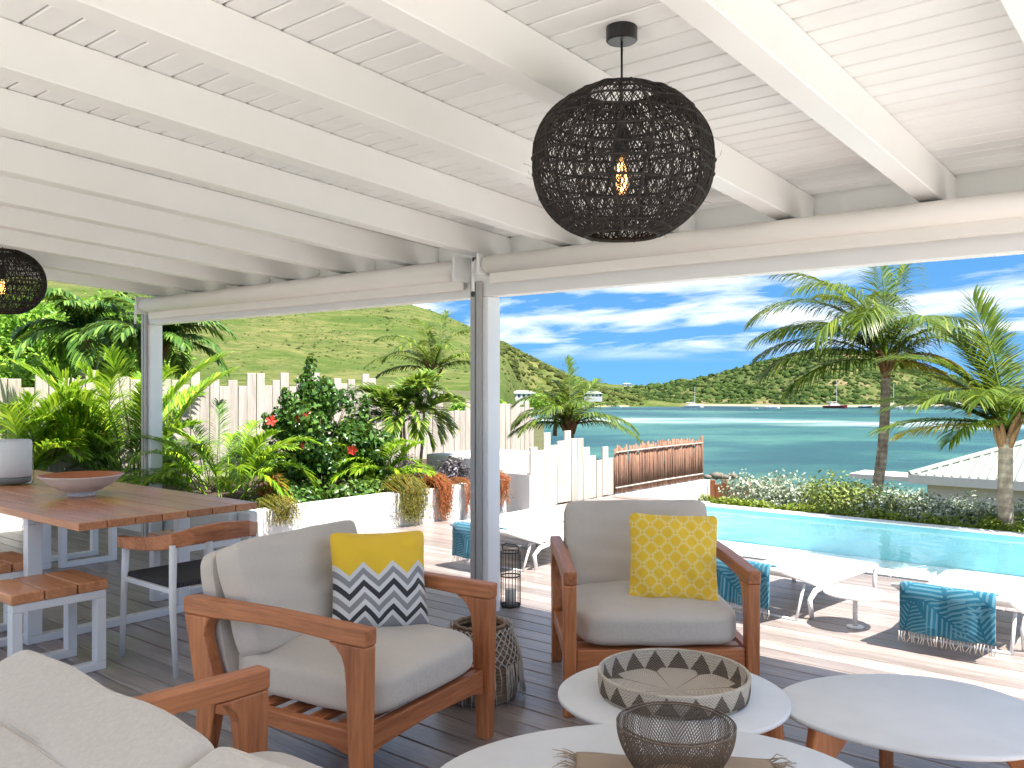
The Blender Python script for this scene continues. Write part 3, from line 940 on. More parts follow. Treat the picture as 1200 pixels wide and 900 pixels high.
# ------------------------------------------------------------------ throw pillows
def pillow_mesh(name, s, t, seed):
    V, Q = CG
    V = np.sign(V) * np.abs(V) ** .9
    nrm = (np.abs(V) ** 14.0).sum(1) ** (1/14.0)
    P = V / nrm[:, None]
    x, y = P[:, 0], P[:, 1]
    th = np.clip((1 - np.abs(x)**2.6), 0, 1)**.55 * np.clip((1 - np.abs(y)**2.6), 0, 1)**.55
    pin = 1 - .055 * (1 - np.abs(y)**2); pin2 = 1 - .055 * (1 - np.abs(x)**2)
    rs = np.random.RandomState(seed); k = rs.uniform(0, 6.28, 6)
    wv = .008*np.sin(x*5+k[0])*np.sin(y*4+k[1]) + .004*np.sin(x*11+y*6+k[2]) + .003*np.sin(14*np.hypot(x-1, y-1)+k[3])
    X = x*pin*s/2; Y = y*pin2*s/2; Z = P[:, 2]*(th*t/2 + .004) + wv*(.35+th) + .006*np.sin(x*3+k[4])
    return np_mesh(name, np.stack([X, Y, Z], 1), [Q], True)
def mat_chevron():
    m = NT('chevron_cloth')
    v = m.n('ShaderNodeSeparateXYZ', {0: m.n('ShaderNodeTexCoord').outputs['Object']})
    S = .40
    u = m.math('ADD', m.math('DIVIDE', v.outputs[0], S), .5)      # across
    w = m.math('ADD', m.math('DIVIDE', v.outputs[1], S), .5)      # up
    zig = m.math('MULTIPLY', m.math('ABSOLUTE', m.math('SUBTRACT', m.math('FRACT', m.math('MULTIPLY', u, 3.4)), .5)), .28)
    h = m.math('SUBTRACT', w, zig)
    band = m.math('MULTIPLY', h, 1.0)
    white = (.72, .70, .66, 1); g1 = (.30, .285, .28, 1); g2 = (.055, .052, .055, 1); yel = (.90, .57, .045, 1)
    r = m.n('ShaderNodeValToRGB', {0: band}); r.color_ramp.interpolation = 'CONSTANT'
    st = [(0, g1), (.005, white), (.055, g2), (.115, white), (.175, g1), (.24, white), (.30, g2), (.365, white), (.42, g1), (.485, white), (.54, yel)]
    e = r.color_ramp.elements
    while len(e) < len(st): e.new(.5)
    for i, (p, c_) in enumerate(st): e[i].position = p; e[i].color = c_
    wv = m.noise(m.coord('Object'), 260, 2)
    m.P(color=r.outputs[0], rough=.9, spec=.2, sheen=.2)
    m.bump(m.math('ADD', m.math('MULTIPLY', wv, .12), m.noise(m.coord('Object'), 9, 3)), .3, .012)
    return m.m
def mat_lattice():
    m = NT('lattice_cloth')
    v = m.n('ShaderNodeSeparateXYZ', {0: m.n('ShaderNodeTexCoord').outputs['Object']})
    S = .40; K = 5.4
    u = m.math('MULTIPLY', m.math('DIVIDE', v.outputs[0], S), K)
    w = m.math('MULTIPLY', m.math('DIVIDE', v.outputs[1], S), K)
    acc = None
    for (ou, ow) in ((0, 0), (.5, .5)):
        a = m.math('SUBTRACT', m.math('FRACT', m.math('ADD', u, ou+.5)), .5)
        b = m.math('SUBTRACT', m.math('FRACT', m.math('ADD', w, ow+.5)), .5)
        ang = m.math('ARCTAN2', b, a)
        rad = m.math('SQRT', m.math('ADD', m.math('MULTIPLY', a, a), m.math('MULTIPLY', b, b)))
        lob = m.math('ADD', .36, m.math('MULTIPLY', m.math('ABSOLUTE', m.math('SINE', m.math('MULTIPLY', ang, 4.0))), .075))
        l = m.math('LESS_THAN', m.math('ABSOLUTE', m.math('SUBTRACT', rad, lob)), .024)
        acc = l if acc is None else m.math('MAXIMUM', acc, l)
    c = m.mix(m.math('MULTIPLY', acc, .75), (.90, .57, .045, 1), (.90, .78, .40, 1))
    m.P(color=c, rough=.9, spec=.2, sheen=.2)
    wv = m.noise(m.coord('Object'), 260, 2)
    m.bump(m.math('ADD', m.math('MULTIPLY', wv, .12), m.noise(m.coord('Object'), 9, 3)), .3, .012)
    return m.m
def throw(label, mat, loc, yaw, lean, roll, s, seed):
    # local x across, y up, z = front; stood up and leaned back
    M_ = Matrix.Rotation(yaw, 4, 'Z') @ Matrix.Rotation(-lean, 4, 'Y') @ Matrix(((0,0,1,0),(1,0,0,0),(0,1,0,0),(0,0,0,1))) @ Matrix.Rotation(roll, 4, 'Z')
    o = put('throw_pillow', pillow_mesh('throw_pillow', s, .15, seed), mat)
    o.matrix_world = Matrix.Translation(loc) @ M_
    return tag(o, label, 'pillow')
throw('yellow throw pillow with grey and black chevron stripes', mat_chevron(), (-2.745, 2.45, .640), R(-24), R(17), R(-3), .41, 3)
throw('yellow throw pillow printed all over with a pale ring lattice', mat_lattice(), (-2.055, 3.655, .635), R(-53), R(15), R(-2), .42, 6)

# ------------------------------------------------------------------ coffee tables
TOPM = NT('white_table_top')
TOPM.P(color=TOPM.ramp(TOPM.noise(TOPM.coord('Object'), 6, 5), [(.35, (.76, .75, .72, 1)), (.65, (.80, .79, .765, 1))]), rough=.5, spec=.3)
TOPM.bump(TOPM.noise(TOPM.coord('Object'), 160, 3), .04, .002)
def egg(a, b, k, n=64):
    return [(a*math.cos(t), b*math.sin(t)*(1 + k*math.cos(t))) for t in (2*math.pi*i/n for i in range(n))]
def coffee_table(label, loc, rz, a, b, k, h):
    t = thing('coffee_table', label, 'coffee table', loc, rz, 'nesting coffee tables')
    o = egg(a, b, k)
    V = []; Q = []
    n = len(o)
    for (s_, z) in ((.0, h), (.986, h), (.996, h-.0025), (1.0, h-.007), (.998, h-.014), (.975, h-.021), (0, h-.021)):
        for (x, y) in o: V.append((x*s_, y*s_, z))
    for i in range(6):
        for q in range(n):
            l = (q+1) % n
            Q.append((i*n+q, i*n+l, (i+1)*n+l, (i+1)*n+q))
    m = MB(); m.v = V; m.f = Q
    m.build('table_top', TOPM.m, t, 0, 1, True, fix=True)
    for i, ang in enumerate((90, 210, 330)):
        c, s_ = math.cos(R(ang)), math.sin(R(ang))
        rx, ry = a*.80*c, b*.80*s_*(1+k*c)
        rr = math.hypot(rx, ry); an = math.atan2(ry, rx)
        lg = [(rr+.02, 0), (rr+.055, 0), (rr+.065, h*.55), (rr+.045, h-.023), (rr-.20, h-.023), (rr-.20, h-.05), (rr-.08, h-.075), (rr-.01, h*.55), (rr+.015, h*.3)]
        MB().prism(lg, -.024, .024, 'y').build('leg', TEAK['z'], t, .010, 3, False, None, (0, 0, an))
    return t
coffee_table('white round coffee table on teak legs, woven tray on it', (-1.545, 2.735, 0), R(50), .40, .385, .06, .37)
coffee_table('bare white egg-shaped coffee table on teak legs beside the sunlit deck', (-.872, 3.165, 0), R(30), .44, .37, .12, .35)
coffee_table('white oval coffee table holding the wire bowl and jute runner', (-1.185, 2.005, 0), R(40), .60, .455, .05, .395)

# woven tray
def mat_tray():
    m = NT('woven_tray_fibre')
    v = m.n('ShaderNodeSeparateXYZ', {0: m.n('ShaderNodeTexCoord').outputs['Object']})
    x, y, z = v.outputs
    ang = m.math('DIVIDE', m.math('ARCTAN2', y, x), 2*math.pi)
    rad = m.math('SQRT', m.math('ADD', m.math('MULTIPLY', x, x), m.math('MULTIPLY', y, y)))
    zz = m.math('DIVIDE', m.math('SUBTRACT', z, .004), .070)
    NT_ = 18.0
    tri = m.math('MULTIPLY', m.math('ABSOLUTE', m.math('SUBTRACT', m.math('FRACT', m.math('MULTIPLY', ang, NT_)), .5)), 2.0)
    wall = m.math('LESS_THAN', zz, m.math('SUBTRACT', 1.0, m.math('MULTIPLY', tri, .92)))
    tri2 = m.math('MULTIPLY', m.math('ABSOLUTE', m.math('SUBTRACT', m.math('FRACT', m.math('MULTIPLY', ang, 8.0)), .5)), 2.0)
    rr = m.math('DIVIDE', rad, .25)
    flo = m.math('MULTIPLY', m.math('GREATER_THAN', rr, m.math('ADD', .78, m.math('MULTIPLY', tri2, .55))), 1.0)
    ray_ = m.math('LESS_THAN', tri2, .03)
    flo = m.math('MAXIMUM', flo, ray_)
    isfl = m.math('LESS_THAN', z, .012)
    pat = m.n('ShaderNodeMix', {0: isfl, 2: wall, 3: flo}).outputs[0]
    st = m.math('SINE', m.math('MULTIPLY', ang, 2*math.pi*130))
    rows = m.math('SINE', m.math('ADD', m.math('MULTIPLY', z, 2*math.pi*95), m.math('MULTIPLY', rad, 2*math.pi*70)))
    weave = m.math('MULTIPLY', st, rows)
    light = m.mix(m.math('ADD', m.math('MULTIPLY', weave, .5), .38), (.66, .58, .47, 1), (.34, .27, .20, 1))
    dark = m.mix(m.math('ADD', m.math('MULTIPLY', weave, .5), .35), (.075, .055, .042, 1), (.30, .24, .18, 1))
    m.P(color=m.mix(pat, light, dark), rough=.85, spec=.2)
    m.bump(m.math('ADD', m.math('MULTIPLY', weave, .5), rows), .5, .003)
    return m.m
TRAY = mat_tray()
tr_ = thing('woven_tray', 'round woven tray with dark triangle pattern on the round coffee table', 'tray', (-1.535, 2.73, .371), R(25))
MB().lathe([(0, 0), (.245, 0), (.257, .006), (.262, .035), (.263, .072), (.258, .0755), (.252, .072), (.250, .035), (.243, .012), (0, .009)], 96).build('tray', TRAY, tr_, 0, 1, True)
FIB = mat_wood('pale_fibre', (.42, .34, .25, 1), (.66, .58, .47, 1), 'x', .9, 'Object', False, .4, 1, 0, 120)
MB().tube([(.2575*math.cos(2*math.pi*i/96), .2575*math.sin(2*math.pi*i/96), .0755) for i in range(96)], .0062, 6, False, True).build('rim', FIB, tr_, 0, 1, True)

# jute runner with fringe and wire bowl on the front table
JUTE = NT('jute_cloth')
jx = JUTE.n('ShaderNodeSeparateXYZ', {0: JUTE.n('ShaderNodeTexCoord').outputs['Object']})
wv = JUTE.math('MULTIPLY', JUTE.math('SINE', JUTE.math('MULTIPLY', jx.outputs[0], 900.0)), JUTE.math('SINE', JUTE.math('MULTIPLY', jx.outputs[1], 900.0)))
JUTE.P(color=JUTE.mix(JUTE.math('ADD', JUTE.math('MULTIPLY', wv, .35), .4), (.58, .44, .31, 1), (.34, .24, .16, 1)), rough=.95)
JUTE.bump(wv, .6, .002)
jr = thing('jute_runner', 'brown woven jute runner with fringed ends under the wire bowl', 'table runner', (-1.15, 2.075, .396), R(36))
V = []; Q = []
nx, ny = 40, 16
for i in range(nx+1):
    for j in range(ny+1):
        x = -.27 + .54*i/nx; y = -.16 + .32*j/ny
        V.append((x, y + .004*math.sin(x*20), .0035 + .0015*math.sin(x*31+y*17) + .001*math.sin(y*44)))
for i in range(nx):
    for j in range(ny):
        b = i*(ny+1)+j
        Q.append((b, b+ny+1, b+ny+2, b+1))
m = MB(); m.v = V; m.f = Q
ro = m.build('cloth', JUTE.m, jr, 0, 1, True)
so = ro.modifiers.new('thick', 'SOLIDIFY'); so.thickness = .003; so.offset = 1
rg = random.Random(4)
fr = MB()
for s_ in (-1, 1):
    for k in range(34):
        y = -.155 + .31*k/33
        L = rg.uniform(.04, .07)
        fr.tube([(s_*.268, y, .004), (s_*(.268+L*.5), y+rg.uniform(-.01, .01), .010+rg.uniform(0, .01)), (s_*(.268+L), y+rg.uniform(-.022, .022), .004+rg.uniform(0, .012))], [.0022, .0018, .0008], 4)
tag(fr.build('fringe', JUTE.m, jr, 0, 1, True), kind='stuff')
WIRE = NT('bronze_wire')
WIRE.P(color=(.20, .145, .10, 1), rough=.38, metal=.7)
wb = thing('wire_bowl', 'fine bronze wire mesh bowl standing on the jute runner', 'bowl', (-1.165, 2.085, .402), 0)
def bowl_pt(t, a, k=1.0):
    r = (.090 + .066 * math.sin(min(1, t*1.05) * math.pi/2)) * k
    return Vector((r*math.cos(a), r*math.sin(a), .002 + .145*t))
V = []; Q = []
for layer in (1.0, .90):
    for sgn in (-1, 1):
        for k in range(96):
            b = len(V)
            for i in range(15):
                t = i/14; a = 2*math.pi*k/96 + sgn*t*.75
                p = bowl_pt(t, a, layer); rad_ = Vector((p.x, p.y, 0)).normalized(); tan = Vector((-p.y, p.x, 0)).normalized()
                w_ = .0010
                V += [p + tan*w_, p + rad_*w_, p - tan*w_, p - rad_*w_]
                if i:
                    for q in range(4): Q.append((b+4*(i-1)+q, b+4*(i-1)+(q+1) % 4, b+4*i+(q+1) % 4, b+4*i+q))
put('wire_mesh', np_mesh('wire_mesh', [v[:] for v in V], [np.array(Q)]), WIRE.m, wb)
for t, k in ((1.0, 1.0), (1.0, .90), (0, 1.0)):
    MB().tube([bowl_pt(t, 2*math.pi*i/60, k) for i in range(60)], .0022, 6, False, True).build('rim', WIRE.m, wb, 0, 1, True)

# ------------------------------------------------------------------ dining table, vase, bowl
dt = thing('dining_table', 'long teak plank dining table on white metal end frames', 'table', (-4.5, 2.54, 0))
for k in range(7):
    y = -.525 + .15*k
    MB().box(-3.4, 0, y+.0035, y+.1465, .71, .75).build('plank', TEAK_T, dt, .004, 2)
for x in (-.72, -2.75):
    for y in (-.49, .41):
        MB().box(x-.03, x+.03, y, y+.08, .0455, .668).build('leg', WHITE_METAL, dt, .004)
    MB().box(x-.03, x+.03, -.49, .49, .0, .045).build('foot_bar', WHITE_METAL, dt, .004)
    MB().box(x-.03, x+.03, -.49, .49, .6685, .7095).build('cross_bar', WHITE_METAL, dt, .004)
CER = mat_paint('white_ceramic', (.70, .655, .61, 1), .35, .05, 60, .05)
TERRA = mat_paint('terracotta_glaze', srgb(196, 118, 70), .45, .1, 30, .2)
bw = thing('serving_bowl', 'wide white bowl with terracotta inside on the dining table', 'bowl', (-5.60, 2.53, .7505))
MB().lathe([(0, .001), (.075, 0), (.08, .012), (.075, .022), (.13, .045), (.195, .085), (.242, .128), (.246, .131), (.243, .134)], 56, cap=False).build('shell', CER, bw, 0, 1, True)
MB().lathe([(.2425, .1335), (.19, .090), (.125, .052), (.0, .034)], 56, cap=False).build('inner_glaze', TERRA, bw, 0, 1, True)
GL = NT('clear_glass')
_t = GL.n('ShaderNodeBsdfTransparent', {'Color': (.95, .97, .97, 1)}); _g = GL.n('ShaderNodeBsdfGlossy', {'Roughness': .02})
_f = GL.n('ShaderNodeFresnel', {'IOR': 1.04})
GL.t.links.new(GL.n('ShaderNodeMixShader', {0: _f.outputs[0], 1: _t.outputs[0], 2: _g.outputs[0]}).outputs[0], GL.out.inputs['Surface'])
vz = thing('hurricane_vase', 'glass hurricane vase holding a thick white candle on the dining table', 'vase', (-6.62, 2.52, .7505))
MB().lathe([(.10, 0), (.125, .01), (.13, .03), (.13, .30), (.122, .33), (.10, .345), (.10, .385)], 40, cap=False).build('glass', GL.m, vz, 0, 1, True)
MB().lathe([(0, .055), (.112, .055), (.118, .06), (.118, .295), (.11, .31), (0, .312)], 40).build('candle', mat_paint('white_wax', (.78, .76, .73, 1), .5, .05), vz, 0, 1, True)
MB().lathe([(0, .012), (.105, .012), (.112, .03), (.112, .054), (0, .0545)], 40).build('pebble_bed', mat_paint('grey_pebbles', srgb(150, 146, 140), .8, .8, 80, .4), vz, 0, 1, True)

def stool(label, x, y, group='teak stools at the dining table'):
    s_ = thing('stool', label, 'stool', (x, y, 0), 0, group)
    for k in range(3):
        yy = -.235 + .157*k
        MB().box(-.20, .20, yy+.003, yy+.153, .405, .455).build('slat', TEAK_T, s_, .006, 2)
    for sx in (-1, 1):
        x0 = sx*.163
        for sy in (-1, 1):
            MB().box(x0-.03, x0+.03, sy*.2-.024, sy*.2+.024, .0405, .363).build('leg', WHITE_METAL, s_, .004)
        MB().box(x0-.03, x0+.03, -.224, .224, 0, .04).build('foot_bar', WHITE_METAL, s_, .004)
        MB().box(x0-.03, x0+.03, -.224, .224, .3635, .4045).build('top_bar', WHITE_METAL, s_, .004)
    return s_
stool('slatted teak stool on white frames at the corner of the dining table by the sofa', -4.66, 1.92)
stool('slatted teak stool on white frames, second along the dining table beside the corner stool', -5.46, 1.92)
stool('slatted teak stool on white frames behind the dining table near the armchair', -5.45, 3.22)
stool('slatted teak stool on white frames behind the dining table, far from the armchair', -7.35, 3.30)

# dining armchair
dc = thing('dining_armchair', 'white metal dining armchair with curved teak rail and dark woven seat', 'chair', (-4.33, 2.54, 0), 0)
def leg_path(p0, p1, p2, r0, r1):
    return MB().tube([p0, p1, p2], [r0, (r0+r1)/2*1.05, r1], 10)
for y in (-.245, .245):
    leg_path((-.27, y*1.02, 0), (-.255, y, .35), (-.235, y, .60), .0125, .020).build('front_leg', WHITE_METAL, dc, 0, 1, True)
    leg_path((.27, y*1.0, 0), (.235, y, .35), (.225, y*.96, .648), .0125, .020).build('rear_leg', WHITE_METAL, dc, 0, 1, True)
path = [(-.285, -.25, .612), (-.20, -.262, .618), (-.05, -.27, .630), (.12, -.268, .648), (.22, -.235, .668), (.275, -.15, .69), (.292, 0, .70), (.275, .15, .69), (.22, .235, .668), (.12, .268, .648), (-.05, .27, .630), (-.20, .262, .618), (-.285, .25, .612)]
V = []; Q = []
for i, p in enumerate(path):
    p = Vector(p)
    t = (Vector(path[min(i+1, 12)]) - Vector(path[max(i-1, 0)])); t.z = 0; t.normalize()
    nn = Vector((t.y, -t.x, 0)); wd = .020
    hh = .030 + .012*math.exp(-((i-6)/3.0)**2)
    V += [p + nn*wd + Vector((0, 0, -hh)), p + nn*wd + Vector((0, 0, hh)), p - nn*wd + Vector((0, 0, hh)), p - nn*wd + Vector((0, 0, -hh))]
    if i:
        for q in range(4): Q.append((4*(i-1)+q, 4*(i-1)+(q+1) % 4, 4*i+(q+1) % 4, 4*i+q))
Q += [(3, 2, 1, 0), (48, 49, 50, 51)]
m = MB(); m.v = V; m.f = Q
m.build('arm_rail', TEAK['y'], dc, .005, 2)
ROPE = NT('dark_woven_rope')
rv = ROPE.n('ShaderNodeSeparateXYZ', {0: ROPE.n('ShaderNodeTexCoord').outputs['Object']})
rw = ROPE.math('SINE', ROPE.math('MULTIPLY', rv.outputs[1], 420.0))
ROPE.P(color=ROPE.mix(ROPE.math('ADD', ROPE.math('MULTIPLY', rw, .4), .5), (.045, .045, .048, 1), (.018, .018, .02, 1)), rough=.7)
ROPE.bump(rw, .8, .004)
MB().box(-.245, .215, -.235, .235, .425, .455).build('woven_seat', ROPE.m, dc, .01, 2)
for y in (-.24, .24):
    MB().box(-.25, .235, y-.012, y+.012, .405, .43).build('seat_rail', WHITE_METAL, dc, .003)

# ------------------------------------------------------------------ basket with tassels, lantern
bk = thing('macrame_basket', 'rattan basket with white macrame netting and tassels behind the lounge chair', 'basket', (-2.74, 3.07, 0))
RAT = mat_wood('rattan', (.16, .10, .06, 1), (.34, .24, .15, 1), 'x', .85, 'Object', False, .6, 1, 0, 70)
m = MB()
for k in range(20):
    z = .012 + .017*k
    r = .135 + .045*math.sin(math.pi*min(1, (k+3)/21)) - (.02 if k > 17 else 0)
    m.tube([(r*math.cos(2*math.pi*i/40), r*math.sin(2*math.pi*i/40), z + .003*math.sin(i*2.6+k)) for i in range(40)], .0095, 6, False, True)
tag(m.build('coiled_wall', RAT, bk, 0, 1, True), kind='stuff')
MB().lathe([(0, .004), (.14, .004), (.14, .014), (0, .016)], 32).build('base', RAT, bk, 0, 1, True)
COT = mat_paint('cotton_cord', (.62, .57, .50, 1), .95, .3, 200, .15)
m = MB(); rg = random.Random(6)
def bkr(z): return .137 + .045*math.sin(math.pi*min(1, (z/.017+3)/21)) + .0135
for k in range(30):
    for sgn in (-1, 1):
        a0 = 2*math.pi*k/30
        pts = []
        for i in range(9):
            z = .335 - .155*i/8; a = a0 + sgn*(2*math.pi/30)*abs(((i/2) % 2) - 1)
            pts.append((bkr(z)*math.cos(a), bkr(z)*math.sin(a), z))
        m.tube(pts, .0032, 5)
tag(m.build('macrame_net', COT, bk, 0, 1, True), kind='stuff')
m = MB()
for k in range(170):
    a = rg.uniform(0, 6.283); r0 = bkr(.18)
    L = rg.uniform(.12, .175)
    a1 = a + rg.uniform(-.06, .06)
    m.tube([(r0*math.cos(a), r0*math.sin(a), .182), ((r0+.008)*math.cos(a1), (r0+.008)*math.sin(a1), .18-L*.5), ((r0+rg.uniform(.0, .022))*math.cos(a1), (r0+rg.uniform(.0, .022))*math.sin(a1), max(.006, .18-L))], [.0028, .0026, .0016], 4)
tag(m.build('tassels', COT, bk, 0, 1, True), kind='stuff')
ln = thing('wire_lantern', 'slim black wire lantern standing on the deck by the middle post', 'lantern', (-3.69, 4.43, 0))
HR = mat_paint('dark_iron', srgb(52, 46, 42), .5, .1)
for z in (.012, .20, .355):
    MB().tube([(.064*math.cos(2*math.pi*i/32), .064*math.sin(2*math.pi*i/32), z) for i in range(32)], .0045, 6, False, True).build('hoop', HR, ln, 0, 1, True)
for k in range(18):
    a = 2*math.pi*k/18
    MB().tube([(.064*math.cos(a), .064*math.sin(a), .01), (.064*math.cos(a), .064*math.sin(a), .357)], .0024, 5).build('wire', HR, ln, 0, 1, True)
MB().lathe([(0, .004), (.062, .004), (.062, .010), (0, .012)], 28).build('base_plate', HR, ln, 0, 1, True)
MB().tube([(-.064, 0, .355), (-.07, 0, .39), (-.04, 0, .405), (.04, 0, .405), (.07, 0, .39), (.064, 0, .355)], .004, 6).build('handle', HR, ln, 0, 1, True)
MB().lathe([(0, .012), (.036, .012), (.036, .11), (0, .112)], 20).build('candle', mat_paint('ivory_wax', (.66, .62, .54, 1), .5, .05), ln, 0, 1, True)

# ------------------------------------------------------------------ sun loungers
SLING = mat_paint('white_sling', (.76, .76, .75, 1), .6, .15, 400, .03)
TOWEL = NT('blue_palm_towel')
_s = TOWEL.n('ShaderNodeSeparateXYZ', {0: TOWEL.n('ShaderNodeTexCoord').outputs['Object']})
tv = TOWEL.n('ShaderNodeCombineXYZ', {0: _s.outputs[0], 1: TOWEL.math('ADD', TOWEL.math('ADD', _s.outputs[2], _s.outputs[1]), .08), 2: 0.0}).outputs[0]
def leafprint(cx, cy, rot, sc):
    mp = TOWEL.n('ShaderNodeMapping', {'Vector': tv, 'Location': (-cx, -cy, 0)}, vector_type='POINT').outputs[0]
    mp = TOWEL.n('ShaderNodeVectorRotate', {'Vector': mp, 'Angle': rot}, rotation_type='Z_AXIS').outputs[0]
    sp = TOWEL.n('ShaderNodeSeparateXYZ', {0: mp})
    x = TOWEL.math('DIVIDE', sp.outputs[0], sc); y = TOWEL.math('DIVIDE', sp.outputs[1], sc)
    ax = TOWEL.math('ABSOLUTE', x)
    lobes = TOWEL.math('LESS_THAN', TOWEL.math('FRACT', TOWEL.math('ADD', TOWEL.math('MULTIPLY', y, 9.0), TOWEL.math('MULTIPLY', ax, -6.0))), .42)
    inside = TOWEL.math('LESS_THAN', ax, TOWEL.math('MULTIPLY', TOWEL.math('SUBTRACT', .55, TOWEL.math('ABSOLUTE', y)), 1.1))
    rib = TOWEL.math('GREATER_THAN', ax, .02)
    return TOWEL.math('MULTIPLY', TOWEL.math('MULTIPLY', lobes, inside), rib)
acc = None
for a in ((-.16, .10, .6, .30), (.14, .06, -.9, .34), (.0, -.10, 2.2, .26), (.17, -.12, -.3, .26), (-.2, -.14, .3, .22), (0, .2, 1.4, .25)):
    l = leafprint(*a)
    acc = l if acc is None else TOWEL.math('MAXIMUM', acc, l)
TOWEL.P(color=TOWEL.mix(TOWEL.math('MULTIPLY', acc, .5), srgb(6, 96, 122), srgb(110, 158, 170)), rough=.95, sheen=.3)
TOWEL.bump(TOWEL.noise(tv, 300, 3), .3, .003)
def lounger(label, x, y, rz=0, back=.175, towel=None):
    """local: y forward to the pool, x across, origin under the head bar"""
    L = thing('sun_lounger', label, 'sun lounger', (x, y, 0), rz, 'white sun loungers by the pool')
    hw = .30
    H = .20
    y0, y1, yh = .0, 1.27, .46
    for s_ in (-1, 1):
        X = s_*hw
        MB().tube([(X, yh-.10, 0), (X, yh-.13, .12), (X, yh-.06, .165), (X, .6, H-.012), (X, y1-.02, H)], [.014, .017, .018, .018, .018], 8).build('side_rail', WHITE_METAL, L, 0, 1, True)
        MB().tube([(X, y1-.05, 0), (X, y1-.04, H)], .015, 8).build('leg', WHITE_METAL, L, 0, 1, True)
        MB().tube([(X*.86, yh-.22, 0.004), (X*.86, yh-.12, .15 if back < .1 else .21)], .010, 6).build('prop_stay', WHITE_METAL, L, 0, 1, True)
        MB().tube([(X*.93, yh, H-.01), (X*.93, y0, H-.01+back)], .012, 8).build('back_rail', WHITE_METAL, L, 0, 1, True)
    MB().tube([(-hw*.93, y0, H-.01+back), (hw*1.0, y0, H-.01+back)], .013, 8).build('head_bar', WHITE_METAL, L, 0, 1, True)
    MB().tube([(-hw, y1-.01, H), (hw, y1-.01, H)], .015, 8).build('foot_bar', WHITE_METAL, L, 0, 1, True)
    MB().tube([(-hw*.86, yh-.22, .006), (hw*.86, yh-.22, .006)], .009, 6).build('stay_bar', WHITE_METAL, L, 0, 1, True)
    def sheet(ya, za, yb, zb, nm, wx):
        V = []; Q = []
        for i in range(9):
            for j in range(7):
                t = i/8; q = j/6
                V.append((-wx+2*wx*q, ya+(yb-ya)*t, za+(zb-za)*t + .016 - .012*math.sin(math.pi*q)*math.sin(math.pi*t)))
        for i in range(8):
            for j in range(6):
                b = i*7+j; Q.append((b, b+1, b+8, b+7))
        m = MB(); m.v = V; m.f = Q
        o = m.build(nm, SLING, L, 0, 1, True)
        so = o.modifiers.new('thick', 'SOLIDIFY'); so.thickness = .006; so.offset = -1
    sheet(yh, H-.006, y1, H, 'seat_sling', hw-.004)
    sheet(yh-.006, H-.006, y0, H-.01+back, 'back_sling', hw*.92)
    if towel:
        T = thing('beach_towel', towel, 'towel', (x, y, H+back), rz, 'blue beach towels on the loungers')
        V = []; Q = []
        a0, a1 = -.235, .235
        prof = [(.20, -.085+.026), (.10, -.043+.026), (.03, .012), (.0, .018), (-.022, .006), (-.028, -.05), (-.030, -.12), (-.034, -.20), (-.036, -.245)]
        for (py, pz) in prof:
            for j in range(15):
                q = j/14
                V.append((a0+(a1-a0)*q, py + ((.010*math.sin(q*15+.6)+.006*math.sin(q*31))*min(1, -pz/.15) if pz < -.04 and py < 0 else 0) - .001, pz + (.004*math.sin(q*9) if pz < -.2 else 0)))
        for i in range(len(prof)-1):
            for j in range(14):
                b = i*15+j; Q.append((b, b+1, b+16, b+15))
        m = MB(); m.v = [(p[0], p[1], p[2]) for p in V]; m.f = Q
        o = m.build('cloth', None, T, 0, 1, True)
        # object space for the print: x across, y along the hanging height
        o.data.materials.append(TOWEL.m)
        so = o.modifiers.new('thick', 'SOLIDIFY'); so.thickness = .006; so.offset = 0
        fr = MB(); rg = random.Random(9)
        for k in range(30):
            xx = a0 + (a1-a0)*k/29
            fr.tube([(xx, -.036, -.245), (xx+rg.uniform(-.008, .008), -.039, -.275), (xx+rg.uniform(-.01, .01), -.04, -.30)], [.0035, .003, .0016], 4)
        tag(fr.build('fringe', COT, T, 0, 1, True), kind='stuff')
    return L
lounger('white sun lounger between the facing lounge chair and round side table, towel on head bar', -2.40, 5.06, R(-7), .155, 'blue palm-leaf towel hung on the lounger beside the round side table')
lounger('white sun lounger nearest the bare coffee table, towel on its head bar', -1.22, 5.10, 0, .15, 'blue palm-leaf towel hung on the lounger nearest the bare coffee table')
lounger('white sun lounger behind the middle post and lantern, towel on its head bar', -4.55, 5.06, 0, .15, 'blue palm-leaf towel hung on the lounger behind the middle post')
lounger('bare white sun lounger laid flat at the pool end near the board fence', -5.17, 5.86, 0, .012)
pt = thing('side_table', 'small round white side table between the sun loungers', 'side table', (-1.79, 5.36, 0))
MB().lathe([(0, .212), (.172, .212), (.18, .208), (.18, .200), (.172, .196), (0, .196)], 40).build('table_top', WHITE_METAL, pt, 0, 1, False)
MB().tube([(0, 0, .012), (0, 0, .196)], .014, 10).build('column', WHITE_METAL, pt, 0, 1, True)
MB().lathe([(0, 0), (.05, 0), (.05, .006), (.02, .012), (0, .012)], 32).build('base', WHITE_METAL, pt, 0, 1, False)
